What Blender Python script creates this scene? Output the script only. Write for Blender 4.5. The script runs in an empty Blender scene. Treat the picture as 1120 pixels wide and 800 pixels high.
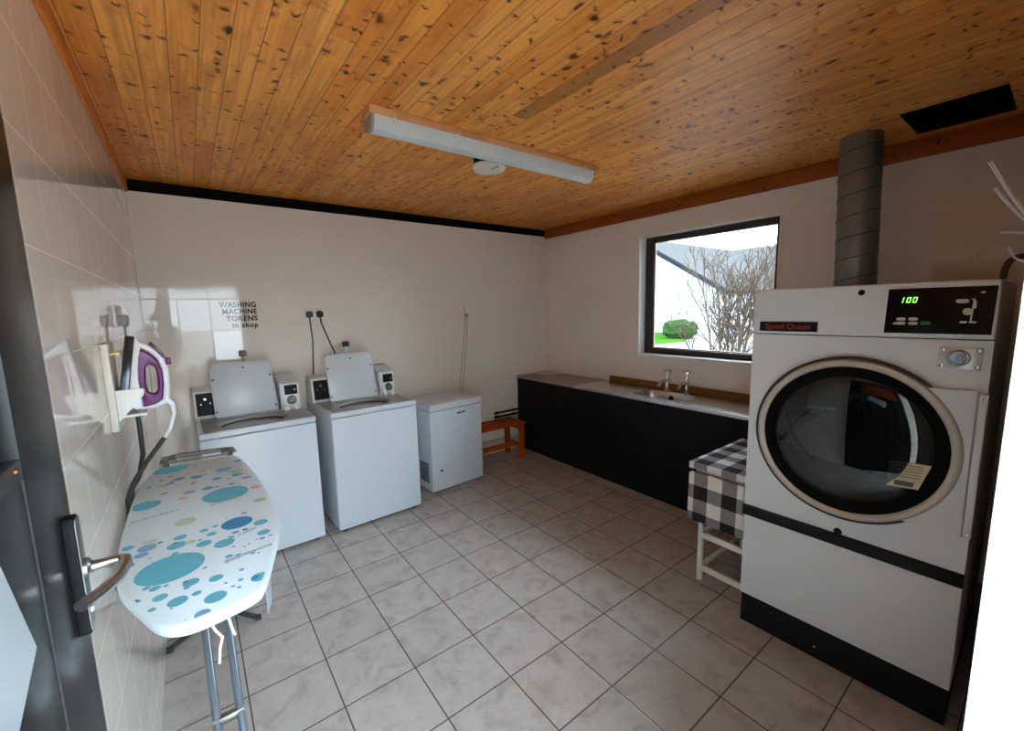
import bpy, bmesh, math, random
from mathutils import Vector, Matrix, noise
random.seed(7)
S = bpy.context.scene
COL = S.collection
PI = math.pi

# ------------------------------------------------------------------ camera, sky, exposure
cam_d = bpy.data.cameras.new('camera'); cam = bpy.data.objects.new('camera', cam_d); COL.objects.link(cam)
cam_d.sensor_fit = 'HORIZONTAL'; cam_d.sensor_width = 36.0; cam_d.lens = 462.1 * 36 / 1120
cam_d.clip_start = 0.01; cam_d.clip_end = 300
yaw, pitch, roll = 0.649, -0.133, -0.023
Fv = Vector((math.sin(yaw)*math.cos(pitch), math.cos(yaw)*math.cos(pitch), math.sin(pitch)))
R0 = Vector((math.cos(yaw), -math.sin(yaw), 0)); U0 = R0.cross(Fv)
Rv = math.cos(roll)*R0 + math.sin(roll)*U0; Uv = -math.sin(roll)*R0 + math.cos(roll)*U0
cam.matrix_world = Matrix(((Rv.x, Uv.x, -Fv.x, 0.259), (Rv.y, Uv.y, -Fv.y, -2.452), (Rv.z, Uv.z, -Fv.z, 1.731), (0, 0, 0, 1)))
S.camera = cam
S.view_settings.view_transform = 'Standard'
S.view_settings.look = 'None'
S.view_settings.exposure = 2.35
S.view_settings.gamma = 1.0
S.view_settings.use_curve_mapping = False
S.cycles.use_denoising = True
S.cycles.max_bounces = 14
S.cycles.diffuse_bounces = 8
S.cycles.glossy_bounces = 6
S.cycles.transparent_max_bounces = 12
S.cycles.sample_clamp_indirect = 12

W = bpy.data.worlds.new('sky'); S.world = W; W.use_nodes = True
wn = W.node_tree.nodes; wl = W.node_tree.links; wn.clear()
w_out = wn.new('ShaderNodeOutputWorld'); w_bg = wn.new('ShaderNodeBackground')
w_tc = wn.new('ShaderNodeTexCoord'); w_sep = wn.new('ShaderNodeSeparateXYZ'); w_r = wn.new('ShaderNodeValToRGB')
wl.new(w_tc.outputs['Generated'], w_sep.inputs[0]); wl.new(w_sep.outputs['Z'], w_r.inputs[0])
w_r.color_ramp.elements[0].position = 0.0; w_r.color_ramp.elements[0].color = (0.76, 0.90, 1.0, 1)
w_r.color_ramp.elements[1].position = 0.9; w_r.color_ramp.elements[1].color = (0.62, 0.81, 1.0, 1)
wl.new(w_r.outputs[0], w_bg.inputs[0])
# overcast sky: brighter overhead, brightest round the veiled sun beyond the window
def wmath(op, a, b):
    n = wn.new('ShaderNodeMath'); n.operation = op
    for i, v in enumerate((a, b)):
        if isinstance(v, (int, float)): n.inputs[i].default_value = v
        else: wl.new(v, n.inputs[i])
    return n.outputs[0]
SKY_BASE, SKY_UP, SKY_SUN = 2.2, 3.2, 5.0
el, az_ = math.radians(48), math.radians(8)
w_dot = wn.new('ShaderNodeVectorMath'); w_dot.operation = 'DOT_PRODUCT'
wl.new(w_tc.outputs['Generated'], w_dot.inputs[0]); w_dot.inputs[1].default_value = (math.cos(el)*math.cos(az_), math.cos(el)*math.sin(az_), math.sin(el))
glow = wmath('POWER', wmath('MAXIMUM', w_dot.outputs['Value'], 0.0), 9.0)
up_ = wmath('MAXIMUM', w_sep.outputs['Z'], 0.0)
wl.new(wmath('ADD', wmath('ADD', wmath('MULTIPLY', up_, SKY_UP), SKY_BASE), wmath('MULTIPLY', glow, SKY_SUN)), w_bg.inputs[1])
wl.new(w_bg.outputs[0], w_out.inputs[0])

# ------------------------------------------------------------------ material helpers
class NT:
    def __init__(s, name):
        s.m = bpy.data.materials.new(name); s.m.use_nodes = True
        s.n = s.m.node_tree.nodes; s.l = s.m.node_tree.links
        s.b = s.n['Principled BSDF']
    def node(s, t, **kw):
        n = s.n.new(t)
        for k, v in kw.items(): setattr(n, k, v)
        return n
    def put(s, sock, v):
        if hasattr(v, 'is_linked') or isinstance(v, bpy.types.NodeSocket): s.l.new(v, sock)
        elif v is not None: sock.default_value = v
    def math(s, op, a, b=None, c=None):
        n = s.node('ShaderNodeMath', operation=op)
        s.put(n.inputs[0], a)
        if b is not None: s.put(n.inputs[1], b)
        if c is not None: s.put(n.inputs[2], c)
        return n.outputs[0]
    def coords(s):
        return s.node('ShaderNodeTexCoord').outputs['Object']
    def xyz(s, v):
        n = s.node('ShaderNodeSeparateXYZ'); s.l.new(v, n.inputs[0]); return n.outputs
    def vec(s, x, y, z=0.0):
        n = s.node('ShaderNodeCombineXYZ')
        for i, v in enumerate((x, y, z)): s.put(n.inputs[i], v)
        return n.outputs[0]
    def noise(s, v, scale, detail=3, rough=.5, dist=0):
        n = s.node('ShaderNodeTexNoise'); s.put(n.inputs['Vector'], v)
        n.inputs['Scale'].default_value = scale; n.inputs['Detail'].default_value = detail
        n.inputs['Roughness'].default_value = rough; n.inputs['Distortion'].default_value = dist
        return n.outputs['Fac'], n.outputs['Color']
    def white(s, v):
        n = s.node('ShaderNodeTexWhiteNoise', noise_dimensions='3D'); s.put(n.inputs['Vector'], v)
        return n.outputs['Value'], n.outputs['Color']
    def ramp(s, f, stops, interp='LINEAR'):
        n = s.node('ShaderNodeValToRGB'); s.put(n.inputs[0], f); r = n.color_ramp; r.interpolation = interp
        while len(r.elements) < len(stops): r.elements.new(.5)
        for e, (p, c) in zip(r.elements, stops):
            e.position = p; e.color = (c, c, c, 1) if isinstance(c, (int, float)) else (*c, 1)
        return n.outputs[0]
    def mix(s, f, a, b, mode='MIX'):
        n = s.node('ShaderNodeMix', data_type='RGBA', blend_type=mode)
        s.put(n.inputs[0], f)
        for i, v in ((6, a), (7, b)):
            if isinstance(v, tuple): v = (*v, 1) if len(v) == 3 else v
            s.put(n.inputs[i], v)
        return n.outputs[2]
    def vmath(s, op, a, b=None, sc=None):
        n = s.node('ShaderNodeVectorMath', operation=op); s.put(n.inputs[0], a)
        if b is not None: s.put(n.inputs[1], b)
        if sc is not None: s.put(n.inputs['Scale'], sc)
        return n.outputs[0]
    def bump(s, h, strength=.3, dist=.01, normal=None):
        n = s.node('ShaderNodeBump'); s.put(n.inputs['Height'], h)
        n.inputs['Strength'].default_value = strength; n.inputs['Distance'].default_value = dist
        if normal is not None: s.l.new(normal, n.inputs['Normal'])
        return n.outputs[0]
    def set(s, **kw):
        names = dict(color='Base Color', rough='Roughness', metal='Metallic', normal='Normal', spec='Specular IOR Level',
                     coat='Coat Weight', coat_rough='Coat Roughness', emis='Emission Color', emis_s='Emission Strength')
        for k, v in kw.items():
            if isinstance(v, tuple) and len(v) == 3: v = (*v, 1)
            s.put(s.b.inputs[names[k]], v)
        return s

def plain(name, col, rough=.5, metal=0, spec=.5, var=.06, scale=9, bump=0.0, **kw):
    """a paint / plastic / metal with faint cloudy wear"""
    t = NT(name); c = t.coords(); f, _ = t.noise(c, scale, 4)
    a = tuple(x*(1-var) for x in col); b = tuple(min(1, x*(1+var)) for x in col)
    t.set(color=t.mix(f, a, b), rough=rough, metal=metal, spec=spec, **kw)
    if bump: t.set(normal=t.bump(t.noise(c, scale*12, 2)[0], bump, .002))
    return t.m

def wall_tile(name, ax, ay, sx, sy, ox, oy, base):
    """glazed 200 x 250 tiles; ax/ay pick the two axes of the wall plane; every tile sits at its own tiny tilt"""
    t = NT(name); c = t.coords(); o = t.xyz(c)
    u = t.math('DIVIDE', t.math('SUBTRACT', o[ax], ox), sx); v = t.math('DIVIDE', t.math('SUBTRACT', o[ay], oy), sy)
    iu, iv = t.math('FLOOR', u), t.math('FLOOR', v); fu, fv = t.math('FRACT', u), t.math('FRACT', v)
    du = t.math('MULTIPLY', t.math('MINIMUM', fu, t.math('SUBTRACT', 1.0, fu)), sx)
    dv = t.math('MULTIPLY', t.math('MINIMUM', fv, t.math('SUBTRACT', 1.0, fv)), sy)
    d = t.math('MINIMUM', du, dv)
    joint = t.ramp(t.math('MULTIPLY', d, 100.0), [(0.07, 1.0), (0.14, 0.0)])
    rv, rc = t.white(t.vec(iu, iv, 3.0))
    cloud, _ = t.noise(c, 3.0, 3)
    tile = t.mix(cloud, tuple(x*.95 for x in base), tuple(min(1, x*1.03) for x in base))
    tile = t.mix(t.math('MULTIPLY', rv, .10), tile, (.70, .70, .66))
    col = t.mix(t.math('MULTIPLY', joint, .8), tile, (.82, .77, .70))
    geo = t.node('ShaderNodeNewGeometry')
    tilt = t.vmath('SCALE', t.vmath('SUBTRACT', rc, (.5, .5, .5)), sc=.014)
    nrm = t.vmath('NORMALIZE', t.vmath('ADD', geo.outputs['Normal'], tilt))
    hgt = t.math('ADD', t.math('MULTIPLY', t.ramp(t.math('MULTIPLY', d, 100.0), [(0.05, 0.0), (0.35, 1.0)]), .25),
                 t.math('MULTIPLY', t.noise(c, 7.0, 2)[0], .30))
    rr = t.ramp(rv, [(0.0, .03), (.5, .07), (1.0, .13)]) if ax == 0 else t.ramp(rv, [(0.0, .015), (1.0, .05)])
    if ax == 0:      # a few mirror-smooth tiles round the lettering and one further right
        sm1 = t.math('MULTIPLY', t.math('COMPARE', iv, 6.0, .1), t.math('LESS_THAN', iu, 3.5))
        sm2 = t.math('MULTIPLY', t.math('COMPARE', iv, 7.0, .1), t.math('COMPARE', iu, 13.0, .1))
        smooth = t.math('MAXIMUM', sm1, sm2)
        rr = t.mix(smooth, rr, (.02, .02, .02))
        tilt = t.vmath('SCALE', tilt, sc=t.math('SUBTRACT', 1.0, smooth)); nrm = t.vmath('NORMALIZE', t.vmath('ADD', geo.outputs['Normal'], tilt))
    rough = t.mix(joint, rr, (.6, .6, .6))
    t.set(color=col, rough=rough, normal=t.bump(hgt, .16 if ax == 0 else .07, .004, nrm), spec=.5)
    return t.m

# ------------------------------------------------------------------ materials
M = {}
BASE = (.82, .755, .675)
M['tile_back'] = wall_tile('wall tiles back', 0, 2, .2, .25, .004, .112, BASE)
M['tile_side'] = wall_tile('wall tiles side', 1, 2, .2, .25, -.085, .142, BASE)

def floor_mat():
    t = NT('floor tiles'); c = t.coords(); o = t.xyz(c); P = .333
    u = t.math('DIVIDE', t.math('SUBTRACT', o[0], .311), P); v = t.math('DIVIDE', o[1], P)
    fu, fv = t.math('FRACT', u), t.math('FRACT', v)
    d = t.math('MULTIPLY', t.math('MINIMUM', t.math('MINIMUM', fu, t.math('SUBTRACT', 1.0, fu)),
                                  t.math('MINIMUM', fv, t.math('SUBTRACT', 1.0, fv))), P*100)
    joint = t.ramp(d, [(.20, 1.0), (.42, 0.0)])
    rv, _ = t.white(t.vec(t.math('FLOOR', u), t.math('FLOOR', v), 1.0))
    n1, _ = t.noise(c, 9.0, 5, .62, .6); n2, _ = t.noise(c, 38.0, 4, .6)
    col = t.ramp(n1, [(.30, (.345, .305, .275)), (.48, (.455, .41, .375)), (.70, (.505, .46, .425))])
    col = t.mix(t.math('MULTIPLY', n2, .14), col, (.28, .25, .23))
    col = t.mix(t.math('MULTIPLY', rv, .12), col, (.33, .31, .29))
    grime, _ = t.noise(c, 2.2, 4)
    col = t.mix(joint, col, t.mix(grime, (.055, .045, .038), (.13, .11, .095)))
    h = t.math('ADD', t.ramp(d, [(.15, 0.0), (.55, 1.0)]), t.math('MULTIPLY', n2, .05))
    t.set(color=col, rough=t.ramp(n2, [(.3, .22), (.7, .28)]), normal=t.bump(h, .22, .003), spec=.6)
    return t.m
M['floor'] = floor_mat()

def board_mat(name, ax=0, along=1, wid=.0925, off=.02, tint=(1, 1, 1), grooves=True, knots=1.0):
    t = NT(name); c = t.coords(); o = t.xyz(c)
    u = t.math('DIVIDE', t.math('SUBTRACT', o[ax], off), wid); iu = t.math('FLOOR', u); fu = t.math('FRACT', u)
    r1, _ = t.white(t.vec(iu, 4.0, 1.0))
    y = o[along]
    jv = t.math('DIVIDE', t.math('ADD', y, t.math('MULTIPLY', r1, 2.7)), 2.35); ij = t.math('FLOOR', jv); fj = t.math('FRACT', jv)
    r2, _ = t.white(t.vec(iu, ij, 7.0)); r3, _ = t.white(t.vec(iu, ij, 12.0))
    tn = lambda q: tuple(a*b for a, b in zip(q, tint))
    col = t.ramp(r2, [(0, tn((.80, .28, .048))), (.35, tn((.88, .35, .066))), (.75, tn((.93, .405, .090))), (1, tn((.90, .40, .11)))])
    # grain
    sh = t.math('ADD', y, t.math('MULTIPLY', r2, 31.0))
    gv = t.vec(t.math('MULTIPLY', o[ax], 42.0), t.math('MULTIPLY', sh, 1.6), t.math('MULTIPLY', r3, 9.0))
    g, _ = t.noise(gv, 1.0, 4, .6, 1.2)
    col = t.mix(t.ramp(g, [(.40, 0.0), (.70, .50)]), col, tn((.38, .105, .016)))
    # warm patches
    pv = t.vec(t.math('MULTIPLY', o[ax], 5.0), t.math('MULTIPLY', sh, 2.2), 0.0)
    p, _ = t.noise(pv, 1.0, 3)
    col = t.mix(t.ramp(p, [(.50, 0.0), (.76, .62)]), col, tn((.46, .13, .020)))
    # odd very dark boards
    col = t.mix(t.ramp(r3, [(.986, 0.0), (.987, .55)], 'CONSTANT'), col, tn((.16, .045, .012)))
    # knots
    wx, wc = t.noise(t.vec(t.math('MULTIPLY', o[ax], 30.0), t.math('MULTIPLY', sh, 14.0), r2), 1.0, 2)
    wv = t.xyz(wc)
    for (kx, ky, th, amt, sd) in ((10.0, 13.0, .20, .17, 0.0), (19.0, 24.0, .22, .21, 5.0), (15.0, 38.0, .20, .18, 11.0), (20.0, 8.0, .17, .15, 23.0)):
        kv = t.vec(t.math('ADD', t.math('MULTIPLY', t.math('ADD', o[ax], t.math('MULTIPLY', wv[0], .035)), kx), sd), t.math('MULTIPLY', t.math('ADD', sh, t.math('MULTIPLY', wv[1], .07)), ky), t.math('MULTIPLY', iu, 3.7))
        vn = t.node('ShaderNodeTexVoronoi', feature='F1', voronoi_dimensions='3D'); t.l.new(kv, vn.inputs['Vector']); vn.inputs['Scale'].default_value = 1.0
        dist = vn.outputs['Distance']; cs = t.xyz(vn.outputs['Color'])
        wob = t.math('ADD', dist, t.math('MULTIPLY', t.math('SUBTRACT', t.noise(kv, 3.0, 2)[0], .5), .12))
        on = t.math('GREATER_THAN', cs[0], 1 - amt*knots)
        kn = t.math('MULTIPLY', t.ramp(wob, [(th*.55, 1.0), (th*1.15, 0.0)]), on)
        halo = t.math('MULTIPLY', t.ramp(wob, [(th*.8, .55), (th*2.1, 0.0)]), on)
        col = t.mix(halo, col, tn((.36, .085, .012)))
        col = t.mix(t.math('MULTIPLY', kn, .93), col, (.040, .007, .002))
    ht = None
    if grooves:
        dj = t.math('MULTIPLY', t.math('MINIMUM', fu, t.math('SUBTRACT', 1.0, fu)), wid*1000)
        gr = t.ramp(t.math('MULTIPLY', dj, .1), [(.09, 1.0), (.22, 0.0)])
        de = t.math('MULTIPLY', t.math('MINIMUM', fj, t.math('SUBTRACT', 1.0, fj)), 2350.0)
        ge = t.ramp(t.math('MULTIPLY', de, .1), [(.10, .5), (.16, 0.0)])
        ga = t.math('MAXIMUM', gr, ge)
        col = t.mix(t.math('MULTIPLY', ga, .62), col, (.10, .028, .006))
        ht = t.math('ADD', t.math('MULTIPLY', t.ramp(t.math('MULTIPLY', dj, .1), [(.05, 0.0), (.40, 1.0)]), 1.0), t.math('MULTIPLY', g, .12))
    else:
        ht = t.math('MULTIPLY', g, .3)
    t.set(color=col, rough=.45, normal=t.bump(ht, .35, .004), spec=.22)
    return t.m
M['ceiling'] = board_mat('pine ceiling boards')
M['trim_wood'] = board_mat('stained pine trim', ax=2, along=1, wid=.4, off=-.1, tint=(.40, .25, .19), grooves=False, knots=.3)
M['trim_pine'] = board_mat('pine edge trim', ax=2, along=1, wid=.4, off=-.1, tint=(.80, .62, .50), grooves=False, knots=.2)
M['bench_wood'] = board_mat('orange stained bench wood', ax=1, along=0, wid=.3, tint=(.56, .215, .05), grooves=False, knots=.5)
M['batten_wood'] = board_mat('lamp batten wood', ax=1, along=0, wid=.3, tint=(.80, .98, 1.7), grooves=False, knots=.0)
M['strip_wood'] = board_mat('varnished splash strip', ax=2, along=1, wid=.3, off=-.1, tint=(.27, .33, .45), grooves=False, knots=.1)
M['black_gap'] = plain('near-black void shade', (.006, .005, .005), .95, var=.3, spec=.1)  # near-black colour stands in for shade in the gap and openings
M['plaster'] = plain('outside render', (.62, .62, .60), .9)
M['yard'] = plain('pale daylight-shaping wall', (.56, .54, .50), .9)  # for the unseen walls and slab added to shape doorway daylight
M['added_paving'] = plain('added buff paving', (.58, .50, .42), .85)  # for the added paving that bounces daylight indoors
M['reveal'] = plain('white gloss reveal paint', (.82, .82, .80), .35)
M['brown_frame'] = plain('dark brown window frame', (.032, .017, .014), .35, var=.2)
M['sash_inner'] = plain('pale window bead', (.30, .20, .13), .5)

def clear_glass(name, tint=(1, 1, 1), ior=1.5, rough=0.0):
    t = NT(name); t.n.remove(t.b)
    out = t.n['Material Output']
    tr = t.node('ShaderNodeBsdfTransparent'); tr.inputs[0].default_value = (*tint, 1)
    gl = t.node('ShaderNodeBsdfGlossy'); gl.inputs['Roughness'].default_value = rough
    fr = t.node('ShaderNodeFresnel'); fr.inputs[0].default_value = ior
    mx = t.node('ShaderNodeMixShader'); t.l.new(fr.outputs[0], mx.inputs[0]); t.l.new(tr.outputs[0], mx.inputs[1]); t.l.new(gl.outputs[0], mx.inputs[2])
    t.l.new(mx.outputs[0], out.inputs[0])
    return t.m
M['window_glass'] = clear_glass('window glass', (.97, .98, .98))
M['dryer_glass'] = clear_glass('smoky dryer glass', (.14, .14, .15), 1.7)
M['white_enamel'] = plain('white enamel', (.62, .68, .74), .28, var=.02, scale=4)
M['deck_grey'] = plain('greyed enamel deck', (.30, .295, .285), .35, var=.12)
M['lid_white'] = plain('white lid enamel', (.58, .63, .66), .30, var=.03)
M['dryer_white'] = plain('white dryer paint', (.71, .75, .78), .38, var=.03, scale=5)
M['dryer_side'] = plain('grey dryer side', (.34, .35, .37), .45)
M['black_plastic'] = plain('black plastic', (.007, .007, .008), .5, var=.3, spec=.2)
M['black_matt'] = plain('black matt paint', (.006, .006, .007), .65, var=.4, spec=.2)
M['counter_black'] = plain('black painted board', (.0045, .0045, .0055), .6, var=.5, scale=14, spec=.15)
M['black_gloss'] = plain('black glass panel', (.004, .004, .005), .15, var=.1, spec=.2)
M['rubber'] = plain('black rubber', (.02, .02, .02), .6)
M['chrome'] = plain('chrome', (.75, .75, .76), .12, 1.0, var=.04)
M['dull_chrome'] = plain('dull nickel', (.50, .49, .47), .28, 1.0, var=.15, scale=30)
M['satin'] = plain('satin aluminium', (.70, .70, .69), .45, .5, var=.05)
M['steel'] = plain('brushed stainless steel', (.62, .62, .62), .27, 1.0, var=.06, scale=20)
M['worktop'] = plain('grey laminate worktop', (.30, .275, .25), .38, var=.18, scale=8)
M['ring_beige'] = plain('beige cast door ring', (.52, .47, .40), .32, .25, var=.06)
M['drum'] = plain('dark drum steel', (.07, .075, .08), .35, .6, var=.15, scale=6)
M['hole'] = plain('drum hole dark', (.003, .003, .003), .8, spec=.1)
M['galv_zinc'] = plain('weathered galvanised zinc', (.21, .225, .235), .33, .8, var=.4, scale=60)
M['seam_zinc'] = plain('duct seam', (.09, .09, .095), .45, .6, var=.2)
M['white_plastic'] = plain('white plastic', (.78, .78, .75), .4, var=.03)
M['aged_plastic'] = plain('aged cream plastic', (.66, .63, .54), .45, var=.06)
M['hook_grey'] = plain('off-white coated wire', (.52, .50, .47), .5)
M['diffuser'] = plain('prismatic lamp diffuser', (.60, .66, .67), .35, var=.12, scale=14)
M['tube_glass'] = plain('unlit fluorescent tube', (.80, .82, .80), .3, var=.02)
M['smoke_cream'] = plain('cream detector plastic', (.72, .70, .60), .5, var=.04)
M['white_paint_wood'] = plain('white painted wood', (.74, .72, .67), .45, var=.05, bump=.05)
M['tube_grey'] = plain('grey painted steel tube', (.17, .20, .235), .3, .6, var=.1)
M['leg_dark'] = plain('dark grey steel tube', (.08, .085, .09), .4, .5)
M['pink'] = None
M['paper'] = plain('white paper', (.85, .87, .88), .7, var=.02)
M['notice'] = plain('pale blue-white laminated sheet', (.36, .41, .45), .4, var=.02)
M['pewter'] = plain('worn dark pewter', (.20, .20, .20), .35, .8, var=.3, scale=60)
M['glare_tile'] = plain('tile whitened for glare', (.90, .90, .88), .04, var=.01)  # extra-white colour stands in for a bright reflection on this tile
M['purple'] = plain('purple iron plastic', (.115, .004, .105), .25, var=.15, spec=.3)
M['dark_purple'] = plain('dark tinted tank', (.06, .008, .05), .12, var=.2)
M['iron_white'] = plain('white iron plastic', (.80, .79, .82), .3, var=.02)
M['soleplate'] = plain('dark soleplate', (.05, .055, .065), .2, .7)
M['cord_grey'] = plain('grey flex', (.07, .065, .06), .6)
M['cord_pale'] = plain('pale flex', (.50, .49, .44), .6)
M['brass'] = plain('tarnished brass', (.45, .33, .14), .35, .9, var=.2)
M['pane_reflection'] = plain('pane with brown ceiling reflection', (.24, .062, .022), .7, var=.2, spec=0)  # brown is the ceiling's reflection in the pane, painted on
M['valve_brown'] = plain('weathered brown metal', (.20, .155, .12), .5, .4, var=.3, scale=40)
M['copper'] = plain('copper screw head', (.30, .10, .045), .5, .5)
M['hose'] = plain('brown hose rubber', (.055, .032, .022), .45, var=.3)
M['door_black'] = None
M['ink'] = plain('black lettering', (.012, .018, .015), .04, var=.1)
M['red_ink'] = plain('red lettering', (.42, .015, .010), .4, var=.1)
M['grey_key'] = plain('pale key print', (.55, .55, .53), .5)
M['green_key'] = plain('green key', (.01, .16, .05), .5)
M['sticker'] = plain('yellowed label paper', (.56, .52, .33), .6, var=.08)
M['sticker_dark'] = plain('label dark print', (.10, .10, .09), .6)
M['logo_blue'] = plain('tiny badge print', (.05, .10, .08), .4)
M['slate'] = plain('house slate', (.046, .043, .041), .9, var=.25, scale=3, spec=0)
M['house_white'] = plain('house white render', (.42, .43, .44), .9, spec=0)
M['barge'] = plain('grey barge board', (.012, .015, .019), .8, spec=0)
M['twig'] = plain('bare twig bark', (.050, .036, .026), .9, var=.3, spec=0)
M['hedge'] = None

def led():
    t = NT('green digits'); t.set(color=(.02, .2, .02), emis=(.12, 1.0, .05), emis_s=1.6); return t.m
M['led'] = led()

def door_black():
    t = NT('old black gloss door paint'); c = t.coords(); o = t.xyz(c)
    n, _ = t.noise(t.vec(t.math('MULTIPLY', o[1], 30.0), t.math('MULTIPLY', o[2], 1.4), 0.0), 1.0, 4)
    n2, _ = t.noise(c, 14.0, 5)
    t.set(color=t.mix(n, (.008, .009, .0095), (.017, .019, .020)), rough=.28, normal=t.bump(n, .05, .002), spec=.22)
    return t.m
M['door_black'] = door_black()

def gingham(name, horiz, vert, cell=.0853):
    t = NT(name); c = t.coords(); o = t.xyz(c)
    a = t.math('FRACT', t.math('DIVIDE', o[horiz[0]], cell*2)); b = t.math('FRACT', t.math('DIVIDE', o[vert[0]], cell*2))
    a = t.math('GREATER_THAN', t.math('FRACT', t.math('ADD', a, horiz[1])), .5); b = t.math('GREATER_THAN', t.math('FRACT', t.math('ADD', b, vert[1])), .5)
    v = t.math('MULTIPLY', t.math('ADD', a, b), .5)
    col = t.ramp(v, [(0, (.72, .70, .68)), (.45, (.22, .215, .215)), (.8, (.016, .016, .018))], 'CONSTANT')
    we, _ = t.noise(c, 260.0, 2)
    t.set(color=t.mix(t.math('MULTIPLY', we, .05), col, (.45, .45, .45)), rough=.9, spec=.05, normal=t.bump(we, .15, .001))
    return t.m
M['ging_top'] = gingham('gingham cloth top', (0, .2), (1, .062))
M['ging_leaf'] = gingham('gingham cloth leaf', (1, .191), (2, .25))

def leafy(name, a, b, sc=22):
    t = NT(name); c = t.coords(); n, _ = t.noise(c, sc, 5)
    t.set(color=t.mix(n, a, b), rough=.9, spec=0.0); return t.m
M['hedge'] = leafy('hedge leaves', (.008, .020, .005), (.028, .055, .016))
M['grass'] = leafy('lawn grass', (.012, .040, .004), (.022, .062, .007), 6)
M['ground'] = leafy('pale gravel path', (.085, .075, .07), (.12, .108, .10), 12)

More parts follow.
